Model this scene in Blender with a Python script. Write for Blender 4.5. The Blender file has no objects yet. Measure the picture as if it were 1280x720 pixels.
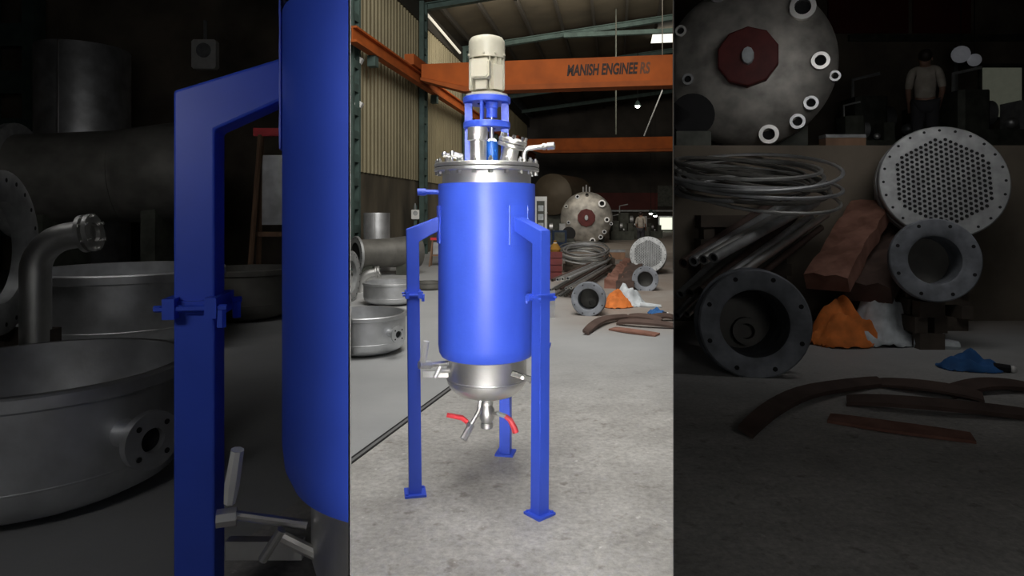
import bpy, bmesh, math, random
from mathutils import Vector, Matrix, noise
random.seed(7)
S = bpy.context.scene
C = S.collection
PI = math.pi
V = Vector

# ------------------------------------------------------------------ camera, world, light, exposure
F, HY, EYE = 800.0, 264.0, 1.5            # focal length in px, horizon row, eye height
cd = bpy.data.cameras.new('camera'); cam = bpy.data.objects.new('camera', cd); C.objects.link(cam)
cd.sensor_width = 36; cd.lens = F * 36 / 1280; cd.shift_y = -(360 - HY) / 1280
cd.clip_start = 0.05; cd.clip_end = 200
cam.location = (0, 0, EYE); cam.rotation_euler = (PI / 2, 0, 0)
S.camera = cam
w = bpy.data.worlds.new('world'); S.world = w; w.use_nodes = True
w.node_tree.nodes['Background'].inputs[0].default_value = (0.75, 0.85, 1, 1)
w.node_tree.nodes['Background'].inputs[1].default_value = 0.12
S.view_settings.view_transform = 'Standard'; S.view_settings.look = 'None'
S.view_settings.gamma = 1; S.view_settings.use_curve_mapping = False
S.view_settings.exposure = 0.0

def area(name, loc, target, sx, sy, power, col=(1, 1, 1), spread=180):
    l = bpy.data.lights.new(name, 'AREA'); l.shape = 'RECTANGLE'; l.size = sx; l.size_y = sy
    l.energy = power; l.color = col; l.spread = math.radians(spread)
    o = bpy.data.objects.new(name, l); C.objects.link(o); o.location = loc
    o.rotation_euler = (V(target) - V(loc)).to_track_quat('-Z', 'Y').to_euler()
    return o
area('doorway_daylight', (-0.16, -1.4, 1.55), (-0.14, 3.4, 1.35), 0.42, 2.6, 6.5, (1, 0.98, 0.96), 14)
area('front_key', (-0.14, 1.6, 3.0), (-0.14, 3.5, 1.2), 0.62, 1.4, 35, (1, 0.98, 0.95))  # added unseen lamp above the view, stands in for the door light
area('overhead_fill', (-0.3, 2.8, 7.2), (0.0, 5.0, 0), 2.6, 3.2, 285, (1, 0.98, 0.95))  # unseen overhead lamp added to light the floor and tops
area('side_fill', (0.3, 6.4, 6.6), (0.3, 10.0, 0), 3.0, 2.0, 185, (1, 0.98, 0.95))  # added fill for the middle of the floor, no roof opening here
area('middle_fill', (-0.6, 9.0, 8.0), (0.3, 22, 3.0), 5, 3, 520, (1, 0.96, 0.9))  # unseen fill added to brighten crane beam faces and roof
area('far_fill', (2.0, 23.0, 8.2), (1.0, 38.0, 2), 8, 4, 420, (1, 0.92, 0.8))  # added fill for the far end of the hall
for sg, nm in ((-1, 'left'), (1, 'right')):
    area('bay_fill_' + nm, (sg*1.9, 0.2, 2.2), (sg*3.4, 6, 1.0), 1.0, 0.5, 15, (1, 0.98, 0.97))  # weak lamp added out of view, sets the low light of the bay
    area('bay_rear_fill_' + nm, (sg*4.2, 5.6, 3.9), (sg*6.0, 10.5, 1.0), 2.2, 1.0, 32, (1, 0.98, 0.97))  # second unseen lamp, added for the back of the bay

# ------------------------------------------------------------------ helpers
def at(x, y, Y):
    return V(((x - 640) / F * Y, Y, EYE + (HY - y) / F * Y))
def floor_at(x, y):
    Y = EYE * F / (y - HY)
    return V(((x - 640) / F * Y, Y, 0))
ZM = 404 and 1280 / 404
def same(x, y): return (x, y)
def near(x, y): return (640 + ZM * (x - 640), 360 + ZM * (y - 360))

PSI = math.radians(9.2)
HA = V((math.sin(PSI), math.cos(PSI), 0)); HB = V((math.cos(PSI), -math.sin(PSI), 0))
def hall(a, b, z): return HA * a + HB * b + V((0, 0, z))

def frame(o, z, xh=(0, 0, 1)):
    z = V(z).normalized(); xh = V(xh)
    if abs(z.dot(xh.normalized())) > .98: xh = V((0, 1, 0)) if abs(z.y) < .9 else V((1, 0, 0))
    y = z.cross(xh).normalized(); x = y.cross(z)
    m = Matrix((x, y, z)).transposed().to_4x4(); m.translation = V(o)
    return m

class MB:
    def __init__(s): s.v = []; s.f = []
    def add(s, vs, fs, M=None):
        n = len(s.v)
        s.v += [tuple(M @ V(p)) if M is not None else tuple(p) for p in vs]
        s.f += [tuple(n + i for i in f) for f in fs]
        return s
    def box(s, a, b, M=None):
        x0, y0, z0 = a; x1, y1, z1 = b
        return s.add([(x0,y0,z0),(x1,y0,z0),(x1,y1,z0),(x0,y1,z0),(x0,y0,z1),(x1,y0,z1),(x1,y1,z1),(x0,y1,z1)],
                     [(3,2,1,0),(4,5,6,7),(0,1,5,4),(1,2,6,5),(2,3,7,6),(3,0,4,7)], M)
    def cbox(s, c, d, M=None):
        c = V(c); d = V(d) / 2
        return s.box(c - d, c + d, M)
    def rbox(s, c, d, r, M=None):       # box with chamfered vertical (z) edges
        hx, hy, hz = d[0]/2, d[1]/2, d[2]/2
        pts = [(hx-r,-hy),(hx,-hy+r),(hx,hy-r),(hx-r,hy),(-hx+r,hy),(-hx,hy-r),(-hx,-hy+r),(-hx+r,-hy)]
        vs = [(c[0]+x, c[1]+y, c[2]-hz) for x, y in pts] + [(c[0]+x, c[1]+y, c[2]+hz) for x, y in pts]
        fs = [tuple(range(7,-1,-1)), tuple(range(8,16))] + [(i,(i+1)%8,8+(i+1)%8,8+i) for i in range(8)]
        return s.add(vs, fs, M)
    def lathe(s, prof, M=None, n=32, a0=0, a1=2*PI):
        full = abs(a1 - a0 - 2*PI) < 1e-6
        m = n if full else n + 1
        vs = []; fs = []
        for r, z in prof:
            for i in range(m):
                t = a0 + (a1 - a0) * i / n
                vs.append((r*math.cos(t), r*math.sin(t), z))
        for j in range(len(prof)-1):
            for i in range(n):
                k = (i+1) % m
                fs.append((j*m+i, j*m+k, (j+1)*m+k, (j+1)*m+i))
        return s.add(vs, fs, M)
    def cyl(s, r, z0, z1, M=None, n=24, c=0.0):
        if c: p = [(0.0001,z0),(r-c,z0),(r,z0+c),(r,z1-c),(r-c,z1),(0.0001,z1)]
        else: p = [(0.0001,z0),(r,z0),(r,z1),(0.0001,z1)]
        return s.lathe(p, M, n)
    def ring(s, ri, ro, z0, z1, M=None, n=32):
        return s.lathe([(ri,z0),(ro,z0),(ro,z1),(ri,z1),(ri,z0)], M, n)
    def tube(s, pts, r, n=10, closed=False):
        pts = [V(p) for p in pts]; m = len(pts)
        rs = r if isinstance(r, (list, tuple)) else [r]*m
        prev = None; base = len(s.v); fs = []
        for i, p in enumerate(pts):
            if closed: t = (pts[(i+1)%m] - pts[i-1]).normalized()
            else: t = (pts[min(i+1,m-1)] - pts[max(i-1,0)]).normalized()
            if prev is None:
                u = V((0,0,1)) if abs(t.z) < .9 else V((1,0,0))
            else: u = prev
            u = (u - t*u.dot(t)).normalized(); prev = u; q = t.cross(u)
            for k in range(n):
                a = 2*PI*k/n
                s.v.append(tuple(p + (u*math.cos(a) + q*math.sin(a))*rs[i]))
        for i in range(m if closed else m-1):
            j = (i+1) % m
            for k in range(n):
                l = (k+1) % n
                fs.append((base+i*n+k, base+i*n+l, base+j*n+l, base+j*n+k))
        if not closed:
            fs.append(tuple(base+k for k in range(n-1,-1,-1))); fs.append(tuple(base+(m-1)*n+k for k in range(n)))
        s.f += fs
        return s
    def ball(s, c, r, n=12, sc=(1,1,1)):
        pr = [(max(1e-4, r*math.sin(PI*i/(n//2+2))), -r*math.cos(PI*i/(n//2+2))) for i in range(n//2+3)]
        return s.lathe(pr, Matrix.Translation(V(c)) @ Matrix.Diagonal((*sc, 1)), n)
    def poly(s, pts, d, M=None):        # flat polygon in the xy plane pushed d along z
        n = len(pts)
        return s.add([(x,y,0) for x,y in pts]+[(x,y,d) for x,y in pts],
                     [tuple(range(n-1,-1,-1)), tuple(range(n,2*n))]+[(i,(i+1)%n,n+(i+1)%n,n+i) for i in range(n)], M)
    def build(s, name, mat, parent=None, smooth=35, world=False):
        me = bpy.data.meshes.new(name); me.from_pydata(s.v, [], s.f); me.update()
        b = bmesh.new(); b.from_mesh(me); bmesh.ops.recalc_face_normals(b, faces=b.faces); b.to_mesh(me); b.free()
        if smooth:
            me.polygons.foreach_set('use_smooth', [True]*len(me.polygons)); me.set_sharp_from_angle(angle=math.radians(smooth))
        me.materials.append(mat)
        o = bpy.data.objects.new(name, me); C.objects.link(o)
        if parent:
            o.parent = parent
        return o

def arc(c, r, a0, a1, n, u, v):
    return [V(c) + V(u)*r*math.cos(a0+(a1-a0)*i/n) + V(v)*r*math.sin(a0+(a1-a0)*i/n) for i in range(n+1)]

def thing(name, label, cat, loc=(0,0,0), group=None, rz=0):
    o = bpy.data.objects.new(name, None); C.objects.link(o); o.location = loc; o.rotation_euler.z = rz
    o.empty_display_size = .1; o['label'] = label; o['category'] = cat
    if group: o['group'] = group
    return o
def tag(o, label, cat, group=None):
    o['label'] = label; o['category'] = cat
    if group: o['group'] = group
    return o
def struct(name, mb, mat, parent=None, **k):
    o = mb.build(name, mat, parent, **k)
    if not parent: o['kind'] = 'structure'
    return o
def local(root, p): return V(p) - root.location

TAN = 202 / F                                      # the two added inner walls fan out from the camera
def cut(root, normal, off=0.006):
    """trim what stands against an added inner wall flush with that wall (world plane through the camera)"""
    n = V(normal).normalized()
    bpy.context.view_layer.update()
    stack = [root]
    while stack:
        o = stack.pop(); stack += list(o.children)
        if o.type != 'MESH': continue
        W = o.matrix_world; Wi = W.inverted()
        ds = [(W @ v.co).dot(n) for v in o.data.vertices]
        if not ds or min(ds) > off: continue
        me = o.data.copy(); o.data = me
        if max(ds) < off:
            bpy.data.objects.remove(o); continue
        b = bmesh.new(); b.from_mesh(me)
        co = Wi @ (n*off); no = (W.to_3x3().transposed() @ n).normalized()
        r = bmesh.ops.bisect_plane(b, geom=b.verts[:]+b.edges[:]+b.faces[:], plane_co=co, plane_no=no, clear_inner=True)
        ed = [e for e in r['geom_cut'] if isinstance(e, bmesh.types.BMEdge)]
        if ed: bmesh.ops.holes_fill(b, edges=ed, sides=0)
        b.to_mesh(me); b.free()
HL = (1, TAN, 0); HR = (-1, TAN, 0)                # keep the hall side
BL = (-1, -TAN, 0); BR = (1, -TAN, 0)              # keep the bay side

# ------------------------------------------------------------------ materials
MATS = {}
def mat(name, col, rough=.5, metal=0, var=.12, scale=6, bump=0, bscale=40, col2=None, emit=None, stretch=None, coat=0):
    if name in MATS: return MATS[name]
    m = bpy.data.materials.new(name); m.use_nodes = True; nt = m.node_tree; N = nt.nodes; L = nt.links
    p = N['Principled BSDF']; p.inputs['Roughness'].default_value = rough; p.inputs['Metallic'].default_value = metal
    p.inputs['Coat Weight'].default_value = coat
    tc = N.new('ShaderNodeTexCoord'); src = tc.outputs['Object']
    if stretch:
        mp = N.new('ShaderNodeMapping'); mp.inputs['Scale'].default_value = stretch; L.new(src, mp.inputs[0]); src = mp.outputs[0]
    nz = N.new('ShaderNodeTexNoise'); nz.inputs['Scale'].default_value = scale; nz.inputs['Detail'].default_value = 6; L.new(src, nz.inputs['Vector'])
    cr = N.new('ShaderNodeValToRGB'); L.new(nz.outputs['Fac'], cr.inputs[0])
    c2 = col2 or tuple(min(1, c*(1+var)) for c in col)
    c1 = col if col2 else tuple(c*(1-var) for c in col)
    cr.color_ramp.elements[0].position = .33; cr.color_ramp.elements[1].position = .68
    cr.color_ramp.elements[0].color = (*c1, 1); cr.color_ramp.elements[1].color = (*c2, 1)
    L.new(cr.outputs[0], p.inputs['Base Color'])
    if bump:
        n2 = N.new('ShaderNodeTexNoise'); n2.inputs['Scale'].default_value = bscale; n2.inputs['Detail'].default_value = 5; L.new(src, n2.inputs['Vector'])
        bp = N.new('ShaderNodeBump'); bp.inputs['Strength'].default_value = bump; bp.inputs['Distance'].default_value = .01
        L.new(n2.outputs['Fac'], bp.inputs['Height']); L.new(bp.outputs[0], p.inputs['Normal'])
    if emit:
        p.inputs['Emission Color'].default_value = (*emit[:3], 1); p.inputs['Emission Strength'].default_value = emit[3]
    MATS[name] = m
    return m
BLUE = mat('blue_paint', (.045, .105, .68), .42, 0, .05, 4, .05, 30)
BLUE2 = mat('bright_blue_paint', (.012, .11, .46), .4, 0, .05)
CREAM = mat('cream_paint', (.60, .57, .45), .4, 0, .06, 8)
SS = mat('stainless_steel', (.84, .83, .80), .40, 1, .08, 5, .04, 60)
SSB = mat('brushed_steel', (.68, .68, .66), .46, 1, .15, 4, .06, 50)
SSD = mat('dull_steel', (.60, .61, .62), .44, .85, .25, 3, .1, 30)
TANKM = mat('polished_head_steel', (.46, .44, .40), .55, .55, .35, 3, .05, 20)
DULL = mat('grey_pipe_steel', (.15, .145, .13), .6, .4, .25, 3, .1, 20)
GALV = mat('galvanised_steel', (.36, .37, .37), .55, .5, .2, 7, .05, 30)
NOZ = mat('blue_grey_steel', (.22, .235, .26), .65, .3, .3, 6, .15, 25)
BLACKM = mat('black_rubber', (.010, .010, .011), .85)
ORANGE = mat('orange_paint', (.46, .098, .008), .75, 0, .18, 1.5, .03, 20)
ORANGED = mat('faded_orange_paint', (.38, .085, .01), .75, 0, .2, 1.5)
GREEN = mat('green_steel_paint', (.062, .10, .088), .7, 0, .25, 3)
CLAD = mat('beige_cladding', (.27, .235, .14), .6, 0, .15, .6, 0)
WALLC = mat('stained_wall_plaster', (.045, .038, .026), .9, 0, 0, 1.1, .3, 6, col2=(.15, .125, .085), stretch=(1, 1, .35))
ROOFM = mat('roof_sheet', (.068, .056, .036), .8, 0, .25, .8)
PURL = mat('purlin_steel', (.028, .024, .018), .7)
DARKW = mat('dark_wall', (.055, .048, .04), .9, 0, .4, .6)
REDW = mat('dark_red_panel', (.11, .018, .014), .7, 0, .2, 1)
PART = mat('added_wall_sheet', (.20, .20, .195), .7, 0, .12, .8)
BAYR = mat('added_ceiling_sheet', (.04, .038, .036), .9, 0, .2, 1)
BAYW = mat('bay_wall_plaster', (.155, .13, .10), .95, 0, .45, .7, .2, 5)
RUST = mat('rusty_steel', (.16, .072, .048), .85, .1, 0, 5, .5, 14, col2=(.30, .15, .11))
PLATE = mat('brown_plate_steel', (.10, .066, .054), .7, .3, .3, 4, .3, 12)
REDOX = mat('red_oxide_paint', (.12, .018, .016), .6, 0, .25, 5)
WHITEP = mat('white_paint', (.75, .75, .72), .5, 0, .08)
CLOTHW = mat('white_cloth', (.52, .56, .58), .9, 0, .2, 8, .2, 20)
CLOTHO = mat('orange_cloth', (.68, .19, .035), .85, 0, .25, 6, .2, 20)
BLUEB = mat('blue_canvas', (.025, .12, .33), .8, 0, .25, 8, .2, 20)
BLUED = mat('dark_blue_paint', (.012, .03, .075), .8)
REDH = mat('red_handle_vinyl', (.68, .045, .06), .4, 0, .1)
WOOD = mat('weathered_wood', (.24, .14, .085), .8, 0, .3, 4, .2, 20, stretch=(1, 1, .15))
WOODD = mat('dark_timber', (.07, .055, .042), .85, 0, .3, 4, .2, 20)
YEL = mat('yellow_sack', (.22, .11, .01), .9)
TANM = mat('tan_tank_paint', (.12, .095, .065), .6, .2, .15, 2)
MACH = mat('machine_grey_green', (.07, .075, .06), .6, .2, .35, 5)
SKIN = mat('skin', (.20, .11, .075), .6)
SHIRT = mat('pale_shirt', (.30, .27, .23), .9, 0, .15, 8)
TROU = mat('dark_trousers', (.03, .03, .035), .9)
HAIR = mat('black_hair', (.015, .01, .009), .6)
LAMP = mat('lamp_diffuser', (.9, .9, .9), .5, emit=(1, .96, .88, 9))
LAMPD = mat('dim_lamp_diffuser', (.4, .4, .4), .5, emit=(.9, .92, 1, .05))
SKYL = mat('translucent_roof_sheet', (.8, .8, .75), .6, emit=(1, .97, .85, 1.3))
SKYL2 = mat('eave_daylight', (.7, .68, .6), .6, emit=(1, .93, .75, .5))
WIN = mat('bright_window_pane', (.6, .6, .5), .2, emit=(.95, 1, .8, 1.0))
WIND = mat('dim_window_pane', (.4, .4, .35), .3, emit=(.9, .95, .72, .045))  # hall window pane again, its glow set low for the dim bay
LETT = mat('black_lettering', (.028, .016, .012), .7)
LETT2 = mat('worn_lettering', (.16, .065, .03), .7)
BOLTM = mat('bolt_steel', (.7, .69, .66), .3, 1, .1)
JOINT = mat('joint_black', (.01, .01, .01), .8)
STEELSTRIP = mat('strip_steel', (.22, .22, .22), .5, .4)

def floor_material():
    m = bpy.data.materials.new('concrete_floor'); m.use_nodes = True; nt = m.node_tree; N = nt.nodes; L = nt.links
    p = N['Principled BSDF']
    tc = N.new('ShaderNodeTexCoord')
    def nz(sc, det=6, ro=.6):
        n = N.new('ShaderNodeTexNoise'); n.inputs['Scale'].default_value = sc; n.inputs['Detail'].default_value = det; n.inputs['Roughness'].default_value = ro
        L.new(tc.outputs['Object'], n.inputs['Vector']); return n.outputs['Fac']
    def ramp(f, a, b, pa=.35, pb=.65):
        r = N.new('ShaderNodeValToRGB'); L.new(f, r.inputs[0]); r.color_ramp.elements[0].position = pa; r.color_ramp.elements[1].position = pb
        r.color_ramp.elements[0].color = (*a, 1); r.color_ramp.elements[1].color = (*b, 1); return r.outputs[0]
    def mix(f, a, b, mode='MIX'):
        x = N.new('ShaderNodeMix'); x.data_type = 'RGBA'; x.blend_type = mode
        if isinstance(f, float): x.inputs[0].default_value = f
        else: L.new(f, x.inputs[0])
        L.new(a, x.inputs[6]); L.new(b, x.inputs[7]); return x.outputs[2]
    rough = ramp(nz(2.2), (.34, .328, .305), (.52, .505, .475), .32, .68)
    fine = ramp(nz(28, 8, .75), (.62, .62, .62), (1.2, 1.2, 1.2), .36, .64)
    rough = mix(.75, rough, fine, 'MULTIPLY')
    spots = ramp(nz(9, 3), (1, 1, 1), (.6, .57, .54), .60, .70)
    rough = mix(.8, rough, spots, 'MULTIPLY')
    white = ramp(nz(17, 4), (0, 0, 0), (.2, .2, .2), .66, .72)
    rough = mix(.9, rough, white, 'ADD')
    smooth = ramp(nz(.8), (.33, .335, .335), (.41, .415, .41), .3, .7)
    dirt = ramp(nz(1.1, 5), (.26, .215, .18), (.34, .31, .28), .35, .65)
    # smooth paint left of the floor joint
    sep = N.new('ShaderNodeSeparateXYZ'); L.new(tc.outputs['Object'], sep.inputs[0])
    def lin(a, b, c, lo, hi):   # step of a*x+b*y+c
        m1 = N.new('ShaderNodeMath'); m1.operation = 'MULTIPLY'; m1.inputs[1].default_value = a; L.new(sep.outputs[0], m1.inputs[0])
        m2 = N.new('ShaderNodeMath'); m2.operation = 'MULTIPLY_ADD'; m2.inputs[1].default_value = b; L.new(sep.outputs[1], m2.inputs[0]); L.new(m1.outputs[0], m2.inputs[2])
        m3 = N.new('ShaderNodeMapRange'); m3.inputs[1].default_value = lo - c; m3.inputs[2].default_value = hi - c; L.new(m2.outputs[0], m3.inputs[0])
        return m3.outputs[0]
    left = lin(-1, .277, -.968 - .277*3.83, -.005, .005)
    far = lin(0, 1, 0, 4.6, 7.0)
    col = mix(far, rough, smooth)
    col = mix(left, col, smooth)
    # rusty dirt under the scrap on the right
    d = lin(1, .0, 0, .3, 1.2); d2 = lin(0, 1, 0, 7.6, 8.6)
    mm = N.new('ShaderNodeMath'); mm.operation = 'MULTIPLY'; L.new(d, mm.inputs[0]); L.new(d2, mm.inputs[1])
    col = mix(mm.outputs[0], col, dirt)
    L.new(col, p.inputs['Base Color'])
    p.inputs['Roughness'].default_value = .62
    b = N.new('ShaderNodeBump'); b.inputs['Strength'].default_value = .25; b.inputs['Distance'].default_value = .01
    L.new(nz(45, 8, .7), b.inputs['Height']); L.new(b.outputs[0], p.inputs['Normal'])
    return m
FLOORM = floor_material()

# ------------------------------------------------------------------ structure: floor, walls, roof
struct('floor', MB().box((-26, -3, -.12), (32, 58, 0)), FLOORM, smooth=0)
BAYEND = 16.4
def roofz(Y): return 2.3 if Y < .6 else 2.3 + .345*(Y - .6)
for side, sg in (('left', -1), ('right', 1)):
    mb = MB(); t = .0016
    Y0, Y1 = 1.3, BAYEND
    pts = [(Y0, 0.002), (Y1, 0.002), (Y1, roofz(Y1)), (Y0, roofz(Y0))]
    nx = V((1, -sg*TAN, 0)).normalized()
    vs = []
    for k in (-t/2, t/2):
        for Y, z in pts: vs.append(V((sg*TAN*Y, Y, z)) + nx*k)
    mb.add(vs, [(0,1,2,3), (7,6,5,4), (0,4,5,1), (1,5,6,2), (2,6,7,3), (3,7,4,0)])
    struct('wall_added_' + side, mb, PART, smooth=0)  # added wall, edge-on to the camera, keeps hall light off the bay
    mb = MB()      # outer wall, end wall and added ceiling of each low bay
    x = sg*15.0
    mb.box((min(x, x+sg*.15), -2, 0), (max(x, x+sg*.15), BAYEND+.1, 7.9))
    struct('wall_outer_' + side, mb, BAYW, smooth=0)
    mb = MB(); xa = sg*TAN*BAYEND
    mb.box((min(xa, x), BAYEND, 0), (max(xa, x), BAYEND+.1, 7.75))
    struct('wall_back_' + side, mb, BAYW, smooth=0)
    mb = MB()
    q = [(0, -2, 2.3), (x, -2, 2.3), (x, .6, 2.3), (0, .6, 2.3)]
    mb.add(q + [(a, b, c+.06) for a, b, c in q], [(0,1,2,3), (4,5,6,7), (0,1,5,4), (1,2,6,5), (2,3,7,6), (3,0,4,7)])
    q = [(0, .6, 2.3), (x, .6, 2.3), (x, BAYEND+.1, roofz(BAYEND+.1)), (sg*TAN*BAYEND, BAYEND+.1, roofz(BAYEND+.1)), (sg*TAN*1.3, 1.3, roofz(1.3)), (0, 1.3, roofz(1.3))]
    n = len(q)
    mb.add(q + [(a, b, c+.06) for a, b, c in q], [tuple(range(n)), tuple(range(n, 2*n))] + [(i, (i+1)%n, n+(i+1)%n, n+i) for i in range(n)])
    struct('ceiling_added_' + side, mb, BAYR, smooth=0)  # unseen ceiling added to shield the bay from the hall lamps
struct('wall_added_rear', MB().box((-15, -2.1, 0), (-.55, -2, 2.36)).box((.55, -2.1, 0), (15, -2, 2.36)), BAYW, smooth=0)  # added behind the camera to block light, with a gap for the doorway

# hall left wall: plastered base, corrugated sheets above
WB = -6.8
wl = struct('wall_left', MB().box((15.9, WB-.2, 0), (50, WB, 2.6), Matrix((HA, HB, (0,0,1))).transposed().to_4x4()), WALLC, smooth=0)
HM = Matrix((HA, HB, (0, 0, 1))).transposed().to_4x4()
cut(wl, HL)
for i in range(30):
    a0 = 15.95 + i*1.1
    mb = MB(); vs = []; up = .006 if i % 2 else 0
    prof = []
    for k in range(4):
        b0 = a0 + .275*k
        prof += [(b0, 0), (b0+.10, 0), (b0+.13, .042), (b0+.245, .042)]
    prof.append((a0+1.1, 0))
    for a, d in prof:
        vs += [hall(a, WB+.01+d+up, 2.56), hall(a, WB+.01+d+up, 8.1), hall(a, WB-.02, 8.1), hall(a, WB-.02, 2.56)]
    n = len(prof); fs = []
    for k in range(n-1):
        for j in range(4): fs.append((k*4+j, k*4+(j+1)%4, k*4+4+(j+1)%4, k*4+4+j))
    fs += [(0,1,2,3), (n*4-1, n*4-2, n*4-3, n*4-4)]
    mb.add(vs, fs)
    o = mb.build('sheet', CLAD, wl, smooth=0)
    if i == 0: cut(o, HL)
struct('trim_1', MB().box((16.3, WB-.2, 8.1), (50, WB+.1, 8.75), HM), PURL, smooth=0)
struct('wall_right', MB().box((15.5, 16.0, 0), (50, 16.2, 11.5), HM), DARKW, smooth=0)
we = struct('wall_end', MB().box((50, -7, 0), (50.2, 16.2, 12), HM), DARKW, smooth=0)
# far end wall features: red band, pale strip, window
def quad_panel(name, x0, y0, x1, y1, a, m, parent, d=.06):
    mb = MB()
    def P(x, y):
        # point on hall plane a
        u = (x-640)/F
        b = a*(u*HA.y - HA.x)/(HB.x - u*HB.y)
        p = HA*a + HB*b
        return p + V((0, 0, EYE + (HY-y)/F*p.y))
    q = [P(x0,y1), P(x1,y1), P(x1,y0), P(x0,y0)]
    mb.add(q + [p - HA*d for p in q], [(0,1,2,3), (7,6,5,4), (0,4,5,1), (1,5,6,2), (2,6,7,3), (3,7,4,0)])
    return mb.build(name, m, parent, smooth=0)
quad_panel('red_panel', 744, 241, 822, 262, 49.9, REDW, we)
quad_panel('pale_strip', 748, 262.5, 850, 264.5, 49.8, GALV, we)
quad_panel('red_panel', 822, 232, 850, 258, 49.9, MACH, we)
wn = quad_panel('window_1', 823, 270, 842, 291, 49.9, SSD, None); wn['kind'] = 'structure'
quad_panel('pane', 825, 272, 840, 290, 49.8, WIN, wn)
quad_panel('tree_line', 824, 287, 841, 291, 49.7, MACH, wn)

# roof: sheets on purlins on rafters
def roofh(b): return 9.02 + .11*(b - WB)
rf = MB()
rf.add([hall(-2, WB-.3, roofh(WB-.3)), hall(52, WB-.3, roofh(WB-.3)), hall(52, 8, roofh(8)), hall(-2, 8, roofh(8)),
        hall(-2, 16.5, roofh(8)-.9), hall(52, 16.5, roofh(8)-.9)], [(0,1,2,3), (3,2,5,4)])
ce = struct('ceiling', rf, ROOFM, smooth=0)
for k in range(11):
    b = WB + .5 + k*1.35
    MB().box((17, b-.05, roofh(b)-.22), (50, b+.05, roofh(b)-.02), HM).build('purlin', PURL, ce, smooth=0)
for k in range(5):
    a = 21.8 + 6*k
    mb = MB()
    for (z0, z1, wd) in ((-.46, -.42, .12), (-.42, -.26, .02), (-.26, -.22, .12)):
        b0, b1 = WB+.05, 8
        vs = []
        for aa in (a-wd, a+wd):
            vs += [hall(aa, b0, roofh(b0)+z0), hall(aa, b1, roofh(b1)+z0), hall(aa, b1, roofh(b1)+z1), hall(aa, b0, roofh(b0)+z1)]
        mb.add(vs, [(0,1,2,3), (7,6,5,4), (0,4,5,1), (1,5,6,2), (2,6,7,3), (3,7,4,0)])
    mb.build('rafter', GREEN, ce, smooth=0)
MB().box((27.5, -2.2, 8.98), (27.7, 6, 9.16), HM).build('tie_beam', GREEN, ce, smooth=0)
MB().box((33.4, -2.2, 8.6), (33.6, 8, 8.75), HM).build('tie_beam', GREEN, ce, smooth=0)
p0 = roofh(2.2)-.26
sk = MB()
sk.box((30.3, 1.7, p0-.03), (32.0, 3.2, p0), HM).build('roof_light', SKYL, ce, smooth=0)
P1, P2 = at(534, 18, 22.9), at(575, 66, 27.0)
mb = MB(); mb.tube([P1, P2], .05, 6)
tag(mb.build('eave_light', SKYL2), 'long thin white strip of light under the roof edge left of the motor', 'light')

# columns of lattice steel along the left wall
def column(a, label):
    t = thing('lattice_column', label, 'column', hall(a, WB+.2, 0))
    R = Matrix((HA, HB, (0, 0, 1))).transposed().to_4x4()
    for s in (-1, 1):
        MB().box((s*.2-.05, -.08, 0), (s*.2+.05, .08, 8.75), R).build('upright', GREEN, t, smooth=0)
    for k in range(14):
        z = .45 + k*.6
        MB().box((-.15, .05, z-.1), (.15, .075, z+.1), R).build('batten', GREEN, t, smooth=0)
    MB().box((-.15, -.075, 0), (.15, -.06, 8.7), R).build('back_plate', MACH, t, smooth=0)
    return t
c1 = column(15.5, 'green lattice steel column at the left end of the corrugated wall'); cut(c1, HL)
column(21.5, 'green lattice steel column between the two corrugated wall sections')
column(27.85, 'green lattice steel column farthest along the wall, behind the blue vessel')

# crane rail, two overhead cranes
t = thing('crane_rail', 'long orange crane rail beam along the corrugated left wall', 'rail', hall(15.0, WB+.55, 5.6))
def hloc(a, b, z, root): return hall(a, b, z) - root.location
def hbox(root, a0, a1, b0, b1, z0, z1, name, m):
    mb = MB().box((a0, b0, z0), (a1, b1, z1), HM)
    mb.v = [tuple(V(p) - root.location) for p in mb.v]
    return mb.build(name, m, root, smooth=0)
hbox(t, 14.6, 49.9, -6.28, -6.25, 5.64, 5.92, 'web', ORANGED)
hbox(t, 14.6, 49.9, -6.38, -6.15, 5.58, 5.64, 'lower_flange', ORANGED)
hbox(t, 14.6, 49.9, -6.38, -6.15, 5.92, 5.97, 'upper_flange', ORANGED)
for k in range(6):
    a = 16.05 + 5.8*k
    hbox(t, a-.12, a+.12, -6.42, -6.2, 5.3, 5.58, 'bracket', GREEN)
cut(t, HL)

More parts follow.
